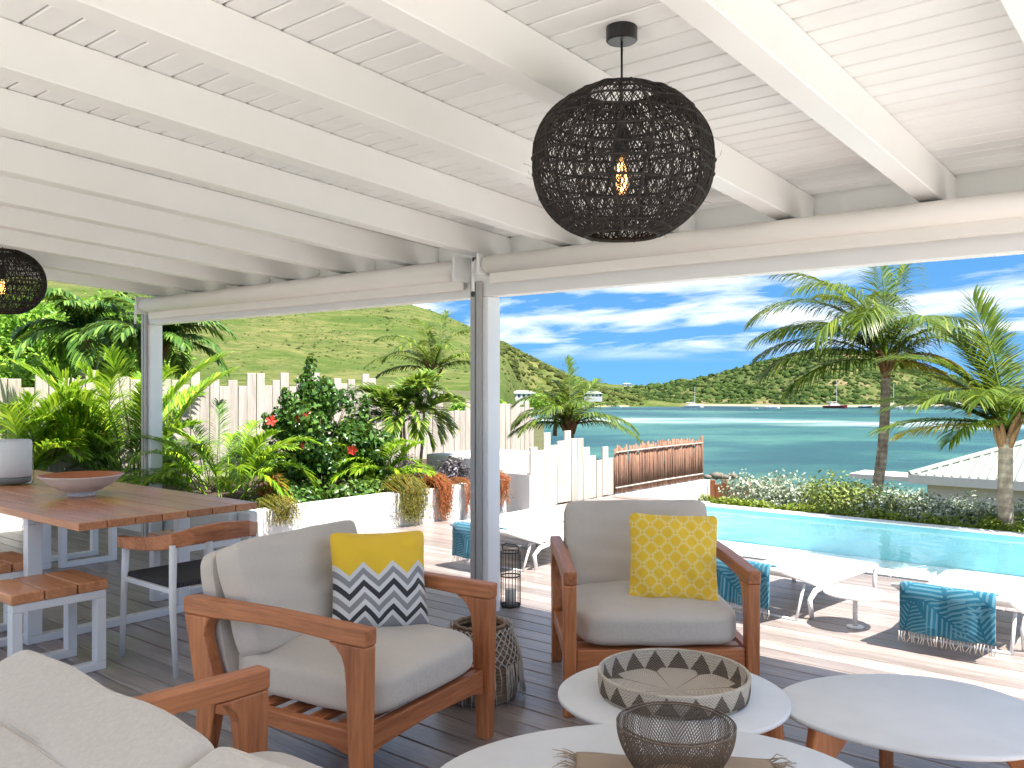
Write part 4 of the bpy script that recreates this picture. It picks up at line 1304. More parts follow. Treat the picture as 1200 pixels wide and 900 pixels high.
# ------------------------------------------------------------------ plants: helpers
def frond_arrays(L, el0, droop, n, ll, lw, rng, vee=.25, hang=.5, a0=70, a1=22, start=.14, rach=.010, full=.35, curl=0):
    """one palm frond growing along +x; returns verts, quads, tris"""
    S = 16
    P = [np.zeros(3)]; el = []
    for i in range(S):
        t = (i + .5)/S
        e = el0 - droop * t**1.25
        el.append(e)
        P.append(P[-1] + np.array([math.cos(e), curl*t, math.sin(e)]) * L/S)
    P = np.array(P); el.append(el[-1])
    V = []; Q = []; T = []
    # rachis
    for i in range(S+1):
        r = rach * (1 - .85*i/S)
        e = el[min(i, S)]
        up = np.array([-math.sin(e), 0, math.cos(e)])
        sd = np.array([0, 1, 0])
        for q in range(4):
            c, s_ = math.cos(q*math.pi/2+.78), math.sin(q*math.pi/2+.78)
            V.append(P[i] + (sd*c*1.2 + up*s_)*r)
        if i:
            for q in range(4): Q.append((4*(i-1)+q, 4*(i-1)+(q+1) % 4, 4*i+(q+1) % 4, 4*i+q))
    for k in range(n):
        t = start + (1-start) * (k + rng.uniform(-.25, .25)) / n
        t = min(.995, max(0.02, t))
        i = min(S-1, int(t*S)); fr = t*S - i
        p = P[i]*(1-fr) + P[i+1]*fr
        e = el[i]
        f = np.array([math.cos(e), 0, math.sin(e)]); up = np.array([-math.sin(e), 0, math.cos(e)])
        ln = ll * (full + (1-full) * math.sin(math.pi*min(1, .12+.80*t))**.8) * rng.uniform(.88, 1.1)
        if t > .85: ln *= 1 - 1.6*(t-.85)
        for sd in (-1, 1):
            a = R(a0 + (a1-a0)*t) + rng.uniform(-.08, .08)
            d = f*math.cos(a) + np.array([0, sd, 0])*math.sin(a) + up*(vee + rng.uniform(-.07, .07))
            d /= np.linalg.norm(d)
            d2 = d + np.array([0, 0, -hang*rng.uniform(.7, 1.3)]); d2 /= np.linalg.norm(d2)
            d3 = d2 + np.array([0, 0, -hang*rng.uniform(.6, 1.5)]); d3 /= np.linalg.norm(d3)
            w = np.cross(d, np.array([0, 0, 1.0])); nw = np.linalg.norm(w)
            w = (w/nw if nw > 1e-3 else np.array([0, 1, 0])) * lw * .5
            tw = f * lw * .22
            p1 = p + d*ln*.34; p2 = p1 + d2*ln*.36; p3 = p2 + d3*ln*.30
            b = len(V)
            V += [p - w*.5, p + w*.5, p1 - w + tw, p1 + w - tw, p2 - w*.7, p2 + w*.7, p3]
            Q += [(b, b+1, b+3, b+2), (b+2, b+3, b+5, b+4)]
            T += [(b+4, b+5, b+6)]
    return np.array(V), np.array(Q), np.array(T)
def frond(parent, mat, loc, az, L, el0, droop, n, ll, lw, seed, **k):
    rng = random.Random(seed)
    V, Q, T = frond_arrays(L, R(el0), R(droop), n, ll, lw, rng, **k)
    me = np_mesh('frond', V, [Q, T])
    return put('frond', me, mat, parent, loc, (rng.uniform(-.12, .12), 0, R(az)))
IMG_R = math.degrees(YAW)                    # azimuth of a direction running to the picture's right
COCO = mat_leaf('coconut_leaf', srgb(64, 90, 31), srgb(105, 133, 45), srgb(154, 166, 62), .38, .30)
COCO_Y = mat_leaf('coconut_leaf_yellowing', srgb(138, 135, 39), srgb(181, 161, 48), srgb(202, 151, 50), .45, .35)
ARECA = mat_leaf('areca_leaf', srgb(93, 139, 31), srgb(150, 196, 45), srgb(209, 230, 63), .38, .38)
PALMD = mat_leaf('dark_palm_leaf', srgb(56, 95, 39), srgb(95, 137, 56), srgb(151, 187, 81), .38, .28)
def mat_trunk():
    m = NT('palm_trunk_bark')
    v = m.n('ShaderNodeSeparateXYZ', {0: m.n('ShaderNodeTexCoord').outputs['Object']})
    n = m.noise(m.coord('Object'), 14, 4)
    rings = m.math('SINE', m.math('ADD', m.math('MULTIPLY', v.outputs[2], 62.0), m.math('MULTIPLY', n, 5.0)))
    c = m.ramp(m.noise(m.coord('Object', (1, 1, .4)), 11, 5, .65), [(.3, srgb(123, 107, 89)), (.55, srgb(180, 160, 138)), (.75, srgb(223, 206, 184))])
    c = m.mix(m.ramp(rings, [(.0, grey(.35)), (.35, grey(0))]), c, srgb(96, 84, 72))
    m.P(color=c, rough=.95)
    m.bump(m.math('ADD', m.math('MULTIPLY', rings, .4), n), .5, .012)
    return m.m
TRUNK = mat_trunk()
HUSK = mat_wood('palm_fibre_husk', srgb(92, 62, 40), srgb(158, 118, 78), 'z', .95, 'Object', False, .8, 4, 0, 60)
def palm(name, label, base, crown, r0, r1, fronds, mat, seed, n=52, ll=.5, lw=.03, hang=.5, vee=.15, group=None, full=.35, rach=.016, bend=0, nuts=0, wild=12):
    """fronds: (azimuth from picture-right, elevation, length, droop[, material])"""
    b = Vector(base); c = Vector(crown)
    t = thing(name, label, 'palm tree', base, 0, group)
    d = c - b
    side = RT * bend
    pts = []; rr = []
    for i in range(13):
        k = i/12
        pts.append(tuple(d*k + side*math.sin(math.pi*k)))
        rr.append(r0 + (r1-r0)*k + r0*.35*max(0, .12-k)/.12)
    MB().tube(pts, rr, 12).build('trunk', TRUNK, t, 0, 1, True)
    hk = MB(); rg = random.Random(seed)
    for k in range(26):
        a = rg.uniform(0, 6.28); h = rg.uniform(-2.2, .8)*r1
        q = Vector((math.cos(a), math.sin(a), 0))
        hk.tube([d + q*r1*.7 + Vector((0, 0, h-.6*r1)), d + q*r1*1.35 + Vector((0, 0, h+1.2*r1)), d + q*r1*(1.9+rg.random()) + Vector((0, 0, h+3.2*r1))], [r1*.5, r1*.42, r1*.14], 5)
    tag(hk.build('leaf_bases', HUSK, t, 0, 1, True), kind='stuff')
    for i, f in enumerate(fronds):
        az, el, L, dr = f[:4]
        m_ = f[4] if len(f) > 4 else mat
        frond(t, m_, tuple(d + Vector((0, 0, r1*.8))), IMG_R + az, L, el, dr, n, ll*L if ll < 1 else ll, lw, seed*100+i, hang=hang, vee=vee, full=full, rach=rach, start=.12)
    return t
rg = random.Random(17)
# tall coconut palm beyond the hedge
D = 15.5
fr = [(178, 42, 2.45, 72), (186, 22, 2.35, 62), (170, 66, 2.75, 105), (150, 74, 2.6, 70), (235, 70, 2.3, 125), (215, 58, 2.4, 110), (45, 70, 2.2, 30), (95, 82, 2.3, 25), (70, 60, 2.2, 45),
      (2, 38, 2.1, 68), (-38, 24, 1.75, 105, COCO_Y), (-20, 4, 1.6, 80, COCO_Y), (20, 56, 2.1, 75), (280, 64, 2.0, 110), (315, 52, 2.0, 100), (135, 50, 2.4, 80), (160, 34, 2.3, 70), (110, 64, 2.3, 60), (200, 74, 2.6, 95), (195, 8, 2.1, 50), (60, 30, 2.0, 70)]
palm('coconut_palm', 'tall coconut palm with a leaning bare trunk rising behind the hedge', ray(1016, D, -1.3), ray(1038, D, zat(428, D)), .104, .078, fr, COCO, 1, 80, .34, .028, .50, .06, 'coconut palms', bend=.10)
D = 9.15
fr = [(150, 56, 1.25, 60), (165, 34, 1.2, 55), (182, 8, 1.15, 26, COCO_Y), (172, 14, 1.25, 34), (120, 74, 1.4, 40), (95, 84, 1.45, 20), (80, 78, 1.35, 22), (60, 60, 1.3, 60), (20, 44, 1.3, 70), (0, 20, 1.2, 50, COCO_Y), (-30, 40, 1.2, 80),
      (200, 48, 1.25, 80), (230, 55, 1.2, 90), (260, 48, 1.2, 90), (300, 55, 1.2, 80), (140, 30, 1.3, 40), (110, 45, 1.2, 60), (158, 66, 1.45, 75), (-10, 62, 1.3, 60), (210, 20, 1.0, 60)]
palm('coconut_palm', 'short coconut palm with yellowing fronds at the pool edge before the white roof', ray(1185, D, -.7), ray(1179, D, zat(508, D)), .080, .068, fr, COCO, 2, 60, .36, .021, .32, .14, 'coconut palms', bend=-.03)
D = 14.5
fr = [(175, 70, 1.15, 110), (160, 40, 1.05, 90), (190, 50, 1.1, 110), (185, 15, 1.0, 50), (120, 75, 1.1, 60), (80, 72, 1.1, 50), (50, 66, 1.05, 40), (30, 48, 1.0, 60), (0, 30, 1.15, 75), (-15, 18, 1.15, 60), (240, 55, 1.0, 90), (280, 60, 1.0, 80), (320, 40, 1.0, 80), (100, 84, 1.2, 30), (205, 30, 1.0, 80), (140, 62, 1.1, 60)]
palm('coconut_palm', 'young coconut palm growing behind the short board fence', ray(666, D, -1.2), ray(668, D, zat(503, D)), .09, .07, fr, COCO, 3, 50, .33, .024, .5, .12, 'coconut palms')
D = 18.5
fr = [(170, 72, 1.6, 100), (150, 50, 1.5, 90), (190, 40, 1.5, 80), (120, 76, 1.6, 60), (80, 80, 1.5, 40), (50, 66, 1.5, 60), (20, 45, 1.5, 80), (0, 30, 1.4, 70), (240, 60, 1.4, 90), (290, 60, 1.4, 90), (175, 20, 1.3, 60), (330, 40, 1.4, 70), (100, 60, 1.5, 70)]
palm('coconut_palm', 'pale coconut palm crown showing above the tall fence behind the fan-leaved palm', ray(505, D, -.3), ray(508, D, zat(438, D)), .10, .08, fr, COCO, 4, 40, .27, .035, .5, .1, 'coconut palms')
# big palms at the far left beyond the fence
for i, (u, v, D, s) in enumerate(((100, 402, 14.5, 1.0), (185, 412, 13.6, .85))):
    fr = []
    for k in range(22):
        fr.append((k*137.5 % 360, rg.uniform(20, 82), rg.uniform(1.15, 1.5)*s, rg.uniform(70, 120)))
    palm('feather_palm', ('broad dark feather palm above the fence left of the end post', 'dark feather palm above the fence just behind the end post')[i], ray(u, D, -.2), ray(u, D, zat(v, D)), .09, .07, fr, PALMD, 10+i, 38, .33, .05, .55, .15, 'feather palms behind the fence', full=.45)
# multi-stemmed small palm with stiff leaves in the bed
def clump(name, label, cat, base, stems, mat, seed, n, L, ll, lw, group=None, el=(35, 85), dr=(50, 100), hang=.3, vee=.35, spread=.12, stem_h=(.0, .3), trunk=False, full=.4, a0=62, rach=.007):
    t = thing(name, label, cat, base, 0, group)
    rg = random.Random(seed)
    if trunk:
        for k in range(trunk):
            a = rg.uniform(0, 6.28); q = Vector((math.cos(a), math.sin(a), 0))*spread
            h = rg.uniform(*stem_h)
            MB().tube([q*.5, q*.8 + Vector((0, 0, h*.5)), q + Vector((0, 0, h))], [.022, .018, .016], 8).build('stem', TRUNK, t, 0, 1, True)
            for j in range(stems):
                frond(t, mat, tuple(q + Vector((0, 0, h))), rg.uniform(0, 360), rg.uniform(*L), rg.uniform(*el), rg.uniform(*dr), n, ll, lw, seed*1000+k*50+j, hang=hang, vee=vee, full=full, a0=a0, start=.22, rach=rach)
    else:
        for j in range(stems):
            a = rg.uniform(0, 6.28); r = spread*math.sqrt(rg.random())
            frond(t, mat, (r*math.cos(a), r*math.sin(a), rg.uniform(*stem_h)), math.degrees(a)+rg.uniform(-40, 40), rg.uniform(*L), rg.uniform(*el), rg.uniform(*dr), n, ll, lw, seed*1000+j, hang=hang, vee=vee, full=full, a0=a0, start=.25, rach=rach)
    return t
clump('areca_palm', 'large bright green areca palm in the bed left of the end post', 'palm', (-9.55, 4.85, .24), 28, ARECA, 31, 36, (1.1, 1.7), .32, .026, 'areca palms in the bed', (58, 88), (45, 95), .30, .35, .34)
clump('areca_palm', 'bright green areca palm behind the glass vase', 'palm', (-9.78, 3.75, .22), 24, ARECA, 32, 36, (1.0, 1.55), .32, .026, 'areca palms in the bed', (58, 88), (45, 95), .30, .35, .22)
clump('areca_palm', 'dark spiky areca palm low behind the wide serving bowl', 'palm', (-9.3, 4.75, .24), 24, PALMD, 33, 26, (.45, .8), .26, .018, 'areca palms in the bed', (30, 80), (50, 90), .2, .3, .3)
clump('areca_palm', 'yellow-green areca palm right of the end post beside the hibiscus', 'palm', (-7.62, 4.80, .24), 36, ARECA, 34, 36, (.65, 1.0), .24, .018, 'areca palms in the bed', (35, 86), (60, 115), .35, .3, .28)
clump('areca_palm', 'small yellow-green areca palm at the foot of the hibiscus near the trailing grass', 'palm', (-7.35, 6.55, .24), 30, ARECA, 35, 32, (.45, .75), .20, .016, 'areca palms in the bed', (30, 84), (60, 110), .35, .3, .2)
clump('areca_palm', 'wide areca palm against the fence between the end post and hibiscus', 'palm', (-8.9, 5.35, .24), 18, PALMD, 36, 26, (.6, .95), .26, .02, 'areca palms in the bed', (40, 84), (50, 100), .35, .3, .3)
clump('fan_leaved_palm', 'small stiff-leaved palm with two thin stems in front of the tall fence', 'palm', (-7.75, 7.45, .24), 13, mat_leaf('stiff_palm_leaf', srgb(81, 116, 40), srgb(135, 170, 62), srgb(189, 202, 94), .38, .3), 37, 24, (.50, .72), .27, .034, None, (5, 80), (50, 110), .28, .45, .16, (.75, 1.0), 3, .7, 66)

# ------------------------------------------------------------------ leafy shrubs
def leaves(n, blobs, ll, lw, seed, up=.35, shell=.55, fold=.25):
    """blobs: list of (cx,cy,cz,rx,ry,rz,weight)"""
    rg = np.random.default_rng(seed)
    w = np.array([b[6] for b in blobs]); w = w/w.sum()
    idx = rg.choice(len(blobs), n, p=w)
    B = np.array([b[:6] for b in blobs])[idx]
    d = rg.normal(size=(n, 3)); d /= np.linalg.norm(d, axis=1)[:, None]
    rad = 1 - (1-shell) * rg.random(n)**1.5 * rg.random(n)**.3
    rad *= 1 + .16*rg.normal(size=n)
    P = B[:, :3] + d*B[:, 3:6]*rad[:, None]
    nrm = d*.75 + np.array([0, 0, up]) + .55*rg.normal(size=(n, 3)); nrm /= np.linalg.norm(nrm, axis=1)[:, None]
    tan = np.cross(nrm, rg.normal(size=(n, 3))); tan /= np.linalg.norm(tan, axis=1)[:, None]
    tan[:, 2] -= .15
    bit = np.cross(nrm, tan)
    s_ = rg.uniform(.65, 1.2, n)[:, None]
    a = P - tan*ll*.5*s_; t = P + tan*ll*.5*s_ - nrm*ll*.12
    l = P + bit*lw*.5*s_ + nrm*lw*fold; r = P - bit*lw*.5*s_ + nrm*lw*fold
    V = np.stack([a, l, t, r, P], 1).reshape(-1, 3)
    k = np.arange(n)*5
    T = np.concatenate([np.stack([k, k+4, k+1], 1), np.stack([k+1, k+4, k+2], 1), np.stack([k+2, k+4, k+3], 1), np.stack([k+3, k+4, k], 1)])
    return V, T
TWIG = mat_wood('shrub_twig', srgb(62, 48, 36), srgb(104, 86, 66), 'z', .95, 'Object', False, .5, 4, 0, 40)
def shrub(name, label, base, blobs, n, ll, lw, mat, seed, group=None, cat='shrub', stems=6, up=.35, shell=.5):
    t = thing(name, label, cat, base, 0, group)
    V, T = leaves(n, blobs, ll, lw, seed, up, shell)
    put('foliage', np_mesh('foliage', V, [T]), mat, t)
    rg = random.Random(seed)
    m = MB()
    for k in range(stems):
        b = rg.choice(blobs)
        e = Vector((b[0]+rg.uniform(-.4, .4)*b[3], b[1]+rg.uniform(-.4, .4)*b[4], b[2]+.5*b[5]))
        m.tube([(rg.uniform(-.06, .06), rg.uniform(-.06, .06), -.05), tuple(e*.5 + Vector((rg.uniform(-.05, .05), rg.uniform(-.05, .05), 0))), tuple(e)], [.016, .011, .004], 5)
    tag(m.build('stems', TWIG, t, 0, 1, True), kind='stuff')
    return t
HIB = mat_leaf('hibiscus_leaf', srgb(47, 80, 30), srgb(71, 113, 43), srgb(113, 148, 63), .30, .2)
blobs = []
_r = random.Random(91)
for k in range(46):
    y = _r.uniform(-.62, .78); top = 1.22 - .9*max(0, abs(y+.12)-.12) + _r.uniform(-.12, .12)
    z = _r.uniform(.08, 1.0) * top
    w_ = _r.uniform(.10, .20)
    blobs.append((_r.uniform(-.28, .30), y*(1-.25*z), z, w_, w_, w_*_r.uniform(.8, 1.3), w_**1.5*30))
for (y, z) in ((-.12, 1.36), (-.2, 1.2), (.42, 1.0), (.62, .92), (-.42, 1.02), (.1, 1.12)):
    blobs.append((0, y, z, .06, .06, .17, .8))
hib = shrub('hibiscus_bush', 'tall dark green hibiscus bush with coral-red flowers in the bed', (-7.62, 5.95, .24), blobs, 8200, .080, .048, HIB, 51, None, 'bush', 14)
PET = mat_paint('red_petal', srgb(206, 62, 40), .6, .1, 60, .25)
rg = random.Random(12)
fl_mesh = None
def flower_mesh():
    m = MB()
    for k in range(5):
        a = 2*math.pi*k/5
        c, s_ = math.cos(a), math.sin(a); tc_, ts = -s_, c
        m.add([(0, 0, 0), (c*.03+tc_*.02, s_*.03+ts*.02, .015), (c*.055, s_*.055, .008), (c*.03-tc_*.02, s_*.03-ts*.02, .015)], [(0, 1, 2, 3)])
    m.tube([(0, 0, 0), (.004, 0, .03), (.01, 0, .055)], [.004, .003, .004], 5)
    return m.mesh('flower')
fl_mesh = flower_mesh()
cd = Vector((7.6, -5.95, .4)).normalized()
for (u, v) in ((318, 493), (350, 490), (357, 483), (353, 524), (413, 527)):
    D = 8.98
    p = ray(u, D, zat(v, D)) - Vector((-7.62, 5.95, .24))
    o = put('flower', fl_mesh, PET, hib, tuple(p), None, (1.15, 1.15, 1.15))
    o.rotation_euler = (cd + Vector((rg.uniform(-.4, .4), rg.uniform(-.4, .4), rg.uniform(-.3, .3)))).to_track_quat('Z', 'Y').to_euler()
# low plants along the wall
GC = mat_leaf('low_shrub_leaf', srgb(52, 85, 28), srgb(90, 127, 46), srgb(132, 160, 68), .35, .25)
PUR = mat_leaf('purple_leaf', srgb(57, 49, 57), srgb(102, 92, 102), srgb(165, 155, 163), .4, .15)
shrub('low_shrub', 'low glossy green shrub on the planter wall in front of the hibiscus', (-6.98, 6.0, .24), [(0, 0, .10, .22, .45, .14, 1), (0, .45, .12, .2, .3, .15, .7)], 1500, .07, .045, GC, 61, 'low shrubs on the planter wall')
shrub('low_shrub', 'low dark green shrub on the planter wall near the end post', (-7.0, 5.1, .24), [(0, 0, .08, .2, .4, .14, 1)], 900, .06, .035, HIB, 62, 'low shrubs on the planter wall')
shrub('purple_shrub', 'low purple-grey leafy shrub on the planter wall behind the middle post', (-7.05, 7.75, .24), [(0, 0, .14, .25, .40, .20, 1), (0, -.35, .16, .2, .25, .2, .6)], 2000, .055, .026, PUR, 63)
shrub('purple_shrub', 'dark purple leafy plant between hibiscus and stiff-leaved palm', (-7.4, 6.95, .24), [(0, 0, .16, .22, .28, .22, 1)], 900, .05, .024, PUR, 64)
shrub('croton_plant', 'small orange-tinted croton beside the areca palm by the end post', (-7.1, 5.0, .24), [(0, 0, .16, .14, .16, .16, 1)], 350, .12, .02, mat_leaf('croton_leaf', srgb(150, 80, 30), srgb(186, 110, 40), srgb(140, 130, 50), .4, .3), 65)
# hanging red-green succulents and grass over the wall
def trailing(label, y, wdt, drop, mat, seed, n=170, tuft=.16, floor=False):
    t = thing('trailing_plant', label, 'trailing plant', (-6.63, y, .35), 0, 'plants trailing over the planter wall')
    rg = random.Random(seed)
    V = []; T = []; Q = []
    for k in range(n):
        yy = rg.gauss(0, wdt*.45); x0 = rg.uniform(-.22, -.02)
        h = rg.uniform(.03, tuft)
        L = drop*rg.uniform(.35, 1.0)
        pts = [Vector((x0, yy, -.03)), Vector((x0+.07, yy+rg.uniform(-.04, .04), h)), Vector((.10+rg.uniform(0, .06), yy*1.1+rg.uniform(-.05, .05), h*.3)), Vector((.08+rg.uniform(0, .06), yy*1.15+rg.uniform(-.05, .05), -L*.55)), Vector((.09+rg.uniform(0, .06), yy*1.2+rg.uniform(-.07, .07), -L))]
        w_ = rg.uniform(.003, .006)
        b = len(V)
        for i, p in enumerate(pts):
            ww = w_*(1-.18*i)
            q = Vector((rg.uniform(-.3, .3), 1, 0)).normalized()*ww
            V += [p-q, p+q]
            if i: Q.append((b+2*i-2, b+2*i-1, b+2*i+1, b+2*i))
        for j in range(7):                     # side leaflets
            i = rg.randint(1, 3); f = rg.random()
            p = pts[i].lerp(pts[i+1], f)
            d = Vector((rg.uniform(0, .8), rg.uniform(-1, 1), rg.uniform(-.9, .4))).normalized()*rg.uniform(.018, .038)
            s_ = Vector((rg.uniform(-1, 1), rg.uniform(-1, 1), rg.uniform(-1, 1))).normalized()*.006
            b = len(V); V += [p-s_, p+s_, p+d]; T.append((b, b+1, b+2))
    me = np_mesh('strands', [v[:] for v in V], [np.array(Q), np.array(T)])
    put('strands', me, mat, t)
    return t
TRG = mat_leaf('trailing_green', srgb(88, 92, 34), srgb(128, 128, 48), srgb(164, 120, 54), .5, .3)
TRR = mat_leaf('trailing_red', srgb(150, 82, 48), srgb(186, 96, 62), srgb(150, 132, 58), .5, .3)
trailing('olive-green trailing grass hanging to the deck over the white planter wall', 6.05+.22, .17, .36, TRG, 71, 260, .18)
trailing('rusty red trailing succulent hanging over the wall beside the olive trailing grass', 6.74, .09, .36, TRR, 72, 200, .15)
trailing('sparse coral-red trailing stems on the wall beside the middle post', 7.12, .05, .36, TRR, 73, 50, .08)
trailing('reddish trailing plant at the curved end of the white wall', 7.72, .06, .30, TRR, 74, 80, .12)
trailing('small yellow-green trailing tuft on the wall corner near the end post', 4.72, .13, .16, TRG, 75, 90, .12)
shrub('grass_tuft', 'rusty orange tuft on the planter wall above the olive trailing grass', (-6.95, 6.45, .24), [(0, 0, .12, .15, .26, .12, 1)], 700, .10, .008, TRR, 76)

# hedge of silvery shrubs beyond the pool, each its own
SILV = mat_leaf('silvery_leaf', srgb(113, 126, 102), srgb(181, 192, 164), srgb(238, 243, 221), .5, .15)
OLIV = mat_leaf('olive_leaf', srgb(84, 101, 42), srgb(136, 153, 68), srgb(177, 184, 103), .45, .25)
DKG = mat_leaf('dark_leaf', srgb(62, 80, 58), srgb(105, 124, 94), srgb(162, 175, 143), .45, .15)
hedge = [(893, 12.0, .50, .95, SILV), (925, 11.6, .50, 1.0, SILV), (958, 11.3, .46, .95, SILV), (985, 10.9, .55, 1.05, OLIV), (1008, 11.2, .45, .95, DKG), (1035, 10.7, .48, .85, SILV), (1062, 10.5, .48, .86, OLIV), (1090, 10.2, .46, .90, SILV), (1118, 10.0, .46, .86, SILV), (1146, 9.8, .46, .84, SILV), (1172, 9.6, .44, .84, OLIV), (1205, 9.5, .46, .84, SILV), (1240, 9.3, .46, .84, SILV)]
hedge_dark = 'dark grey-green shrub between yellow-green and silvery ones in the hedge beyond the pool'
nm = {'silvery_leaf': 'silvery-leaved shrub in the hedge between the pool and the sea', 'olive_leaf': 'yellow-green shrub among the silvery hedge beyond the pool', 'dark_leaf': hedge_dark}
for i, (u, D, r, h, m_) in enumerate(hedge):
    b = ray(u, D, -.62)
    rg = random.Random(100+i)
    bl = []
    for k in range(7):
        bl.append((rg.uniform(-.3, .3), rg.uniform(-.2, .2), rg.uniform(.35, .72)*h, rg.uniform(.2, .34), rg.uniform(.2, .32), rg.uniform(.18, .28)*h, 1))
    bl.append((0, 0, h*.4, r*.85, r*.8, h*.42, 2.5))
    shrub('hedge_shrub', nm[m_.name], b, bl, 2600, .055, .030, m_, 200+i, 'hedge shrubs beyond the pool: ' + m_.name.split('_')[0])
LOWG = mat_leaf('low_cover_leaf', srgb(96, 122, 30), srgb(140, 160, 48), srgb(176, 184, 84), .4, .3)
bl = []
rg = random.Random(77)
for k in range(60):
    x = -5.3 + 5.2*k/59
    bl.append((x, 10.12+rg.uniform(-.05, .08), -.05+rg.uniform(-.05, .04), .12, .09, .08, 1))
V, T = leaves(6500, bl, .055, .028, 9, .5, .3)
tag(put('ground_cover', np_mesh('ground_cover', V, [T]), LOWG), 'bright yellow-green ground cover along the outer pool edge', 'ground cover', kind='stuff')
# broadleaf trees beyond the fence on the left
TRL = mat_leaf('tree_leaf', srgb(87, 138, 41), srgb(144, 196, 64), srgb(208, 245, 98), .4, .3)
def tree(label, base, H, blobs, n, ll, mat, seed, group=None):
    t = thing('broadleaf_tree', label, 'tree', base, 0, group)
    rg = random.Random(seed)
    MB().tube([(0, 0, -.3), (.05, .02, H*.3), (-.04, .05, H*.6)], [.11, .085, .05], 10).build('trunk', TWIG, t, 0, 1, True)
    m = MB()
    for b in blobs:
        m.tube([(-.02, .03, H*.42), ((b[0])*.5, b[1]*.5, (H*.5+b[2])*.5), (b[0], b[1], b[2])], [.045, .03, .012], 6)
    tag(m.build('limbs', TWIG, t, 0, 1, True), kind='stuff')
    V, T = leaves(n, blobs, ll, ll*.5, seed, .4, .45)
    put('crown', np_mesh('crown', V, [T]), mat, t)
    return t
def crown_blobs(H, R_, n, seed):
    rg = random.Random(seed); o = []
    for k in range(n):
        a = rg.uniform(0, 6.28); r = R_*math.sqrt(rg.random())*.85
        o.append((r*math.cos(a), r*math.sin(a), H*rg.uniform(.55, .93), R_*rg.uniform(.25, .42), R_*rg.uniform(.25, .42), R_*rg.uniform(.2, .34), 1))
    return o
for i, (u, D, H, R_, lab) in enumerate(((20, 16.0, 3.2, 1.3, 'leafy green tree behind the fence above the glass vase'), (75, 19.0, 3.7, 1.5, 'leafy green tree farther back between the vase and the feather palm'), (-60, 15.0, 3.2, 1.4, 'leafy green tree behind the fence beyond the hanging lamp'), (150, 21, 3.5, 1.3, 'leafy green tree behind the feather palms'))):
    tree(lab, ray(u, D, -.3), H, crown_blobs(H, R_, 16, 300+i), 6500, .13, TRL, 400+i, 'trees behind the fence')
for i, (u, D, H, R_, lab) in enumerate(((560, 22.0, 1.5, .9, 'small round green tree beyond the fence behind the middle post'), (650, 40.0, 1.2, 1.2, 'low round tree beyond the end of the tall fence'))):
    tree(lab, ray(u, D, -.6), H+.3, crown_blobs(H+.3, R_, 10, 320+i), 2500, .13, TRL, 420+i, 'small trees beyond the fence')

# ------------------------------------------------------------------ white-roofed house below the garden
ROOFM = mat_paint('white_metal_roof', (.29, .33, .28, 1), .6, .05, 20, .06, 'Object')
ho = ray(1066, 34, -2.05)
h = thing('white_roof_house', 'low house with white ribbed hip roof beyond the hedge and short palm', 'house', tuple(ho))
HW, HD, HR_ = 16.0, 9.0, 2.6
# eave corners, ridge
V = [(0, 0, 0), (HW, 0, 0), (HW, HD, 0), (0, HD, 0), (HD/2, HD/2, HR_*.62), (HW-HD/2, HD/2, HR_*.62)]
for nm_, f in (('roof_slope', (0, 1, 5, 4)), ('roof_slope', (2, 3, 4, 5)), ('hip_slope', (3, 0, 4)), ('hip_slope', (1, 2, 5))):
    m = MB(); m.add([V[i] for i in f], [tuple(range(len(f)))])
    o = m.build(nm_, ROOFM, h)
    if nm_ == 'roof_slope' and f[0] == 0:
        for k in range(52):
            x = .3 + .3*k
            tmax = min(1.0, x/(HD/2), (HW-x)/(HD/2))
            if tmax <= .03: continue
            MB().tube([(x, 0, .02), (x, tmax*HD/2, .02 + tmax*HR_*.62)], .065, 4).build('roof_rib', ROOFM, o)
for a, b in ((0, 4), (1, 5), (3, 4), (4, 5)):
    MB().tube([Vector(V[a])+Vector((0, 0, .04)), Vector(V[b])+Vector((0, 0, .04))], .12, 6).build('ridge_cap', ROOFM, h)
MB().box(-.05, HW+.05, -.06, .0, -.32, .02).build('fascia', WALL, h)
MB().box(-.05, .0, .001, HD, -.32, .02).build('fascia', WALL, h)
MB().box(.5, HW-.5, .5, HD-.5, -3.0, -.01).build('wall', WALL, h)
MB().box(-2.4, -.1, .3, 2.2, -.30, -.12).build('side_canopy', WALL, h)
# small far houses at the foot of the hill
HWIN = mat_paint('dark_window', srgb(60, 70, 78), .2, .02)
def house(label, u, v, D, w_, hh, rz=0, floors=1):
    b = ray(u, D, zat(v, D))
    t = thing('hillside_house', label, 'house', tuple(b), YAW + rz)
    MB().box(-w_/2, w_/2, 0, w_*.6, -2, hh).build('wall', WALL, t)
    e = .35
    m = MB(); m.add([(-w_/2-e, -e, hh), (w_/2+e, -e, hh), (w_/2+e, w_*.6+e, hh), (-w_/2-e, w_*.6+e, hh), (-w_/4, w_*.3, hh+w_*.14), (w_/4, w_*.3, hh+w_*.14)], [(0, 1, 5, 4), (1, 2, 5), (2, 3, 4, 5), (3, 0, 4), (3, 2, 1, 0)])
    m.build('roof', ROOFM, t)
    n = max(2, int(w_/1.6))
    for k in range(n):
        x = -w_/2 + w_*(k+.5)/n
        MB().box(x-w_*.22/n*1.2, x+w_*.22/n*1.2, -.05, .05, hh*.35, hh*.85).build('window', HWIN, t)
    return t
house('white house with a row of windows above the fence left of the hibiscus top', 300, 437, 210, 5.2, 1.4, .1)
house('white house above the fence right of the hibiscus top', 358, 440, 215, 4.6, 1.3, -.1)
house('white house above the fence near the pale coconut palm', 402, 439, 220, 6.0, 1.5, .05)
house('white roofed house by the shore left of the young coconut palm', 614, 468, 330, 9.0, 2.2, .1)
house('grey roofed house by the shore right of the young coconut palm', 695, 466, 440, 9.0, 2.0, -.1)
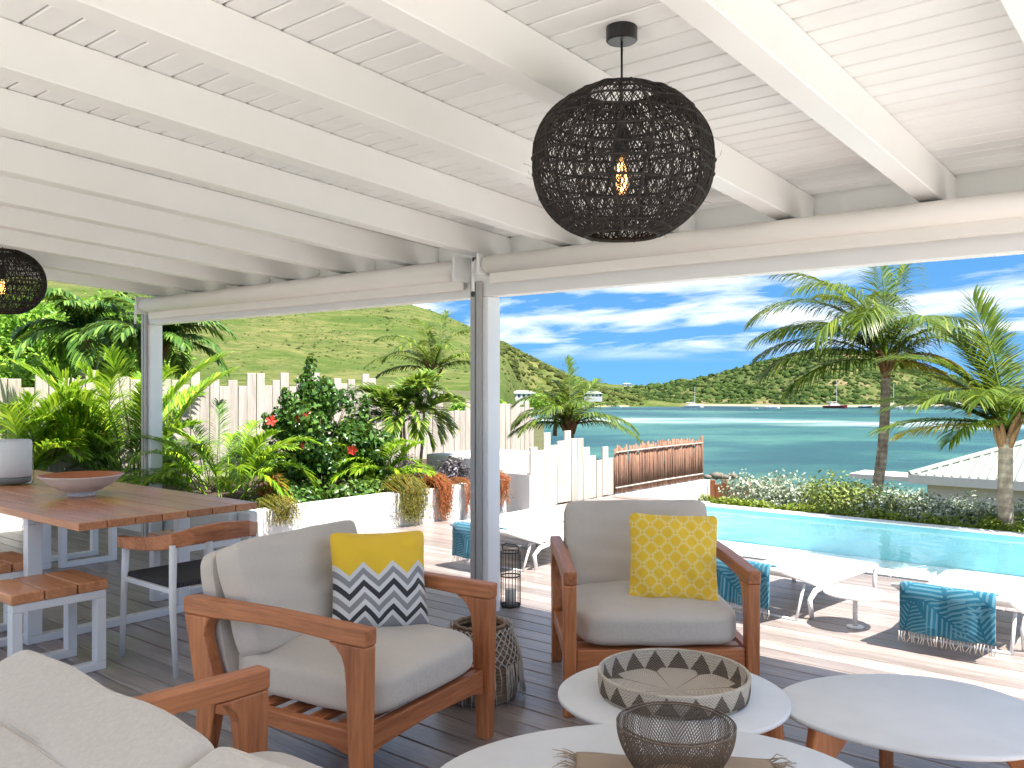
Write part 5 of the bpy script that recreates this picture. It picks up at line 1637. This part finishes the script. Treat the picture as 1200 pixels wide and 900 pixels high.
house('white house far off on the low land between the hills', 735, 453, 900, 9.0, 2.4, 0)

# ------------------------------------------------------------------ boats
HULLW = mat_paint('white_hull', (.78, .78, .78, 1), .3, .02)
HULLR = mat_paint('dark_red_hull', srgb(110, 40, 44), .3, .02)
HULLB = mat_paint('navy_hull', srgb(30, 42, 62), .3, .02)
def boat(label, u, v, L, hull, mast=0, cabin=True, rz=0):
    D = (EYE - SEA) * F / (v - 450)
    t = thing('sailboat' if mast else 'motorboat', label, 'boat', tuple(ray(u, D, SEA)), YAW + rz, 'boats moored in the bay')
    V = []; Q = []
    st = [(-.5, .16, .10), (-.3, .20, .10), (0, .21, .105), (.25, .16, .115), (.42, .07, .13), (.5, .004, .14)]
    for (x, w_, z) in st:
        V += [(x*L, -w_*L*.8, z*L), (x*L*.96, -w_*L*.45, -.04*L), (x*L*.96, w_*L*.45, -.04*L), (x*L, w_*L*.8, z*L)]
    for i in range(len(st)-1):
        for q in range(4): Q.append((4*i+q, 4*i+(q+1) % 4, 4*i+4+(q+1) % 4, 4*i+4+q))
    Q += [(0, 1, 2, 3), (23, 22, 21, 20)]
    m = MB(); m.v = V; m.f = Q
    m.build('hull', hull, t)
    if cabin:
        MB().prism([(-.25*L, .101*L), (.18*L, .108*L), (.10*L, .19*L), (-.22*L, .19*L)], -.09*L, .09*L, 'y').build('cabin', HULLW, t)
    if mast:
        MB().tube([(.05*L, 0, .09*L), (.05*L, 0, mast)], .10, 6).build('mast', HULLW, t)
        MB().tube([(.05*L, 0, .26*L), (-.38*L, 0, .25*L)], .10, 6).build('boom', HULLW, t)
    return t
boat('white sailboat with a tall mast near the headland shore', 813, 477.5, 10, HULLW, 10.5)
boat('dark red sailboat with a tall mast off the headland', 979, 478.3, 12, HULLR, 13.5)
boat('white sailboat moored beside the tall palm trunk', 1046, 479.6, 10, HULLW, 12)
boat('white motorboat between the two left sailboats', 905, 478.6, 8, HULLW, 0, True, .2)
boat('very small white dinghy left of the motorboat', 884, 479.0, 3.5, HULLW, 0, False)
boat('dark blue motorboat just left of the tall palm trunk', 1014, 477.8, 7, HULLB, 0, True)
boat('large white motor yacht behind the short palm fronds', 1120, 478.6, 15, HULLW, 0, True)
boat('small white skiff off the far shore near the young palm', 722, 477.0, 6, HULLW, 0, False)
# pale boulders on the near shore
RK = mat_paint('shore_rock', srgb(120, 112, 100), .9, .6, 1.5, .3)
rg = random.Random(31)
for k in range(7):
    u = 829 + 5.2*k; D = 60 + rg.uniform(-6, 6)
    B, Fc = ico()
    rs = np.random.RandomState(k)
    s_ = rg.uniform(.2, .42)
    V = B*(1+.3*rs.uniform(-1, 1, (len(B), 1)))*np.array([1.2, 1, .75])*s_
    o = put('shore_boulder', np_mesh('shore_boulder', V, [Fc]), RK, None, tuple(ray(u, D, zat(559+rg.uniform(-2, 3), D))))
    tag(o, 'pale boulder on the shore beyond the cedar gate', 'boulder', 'boulders on the near shore')
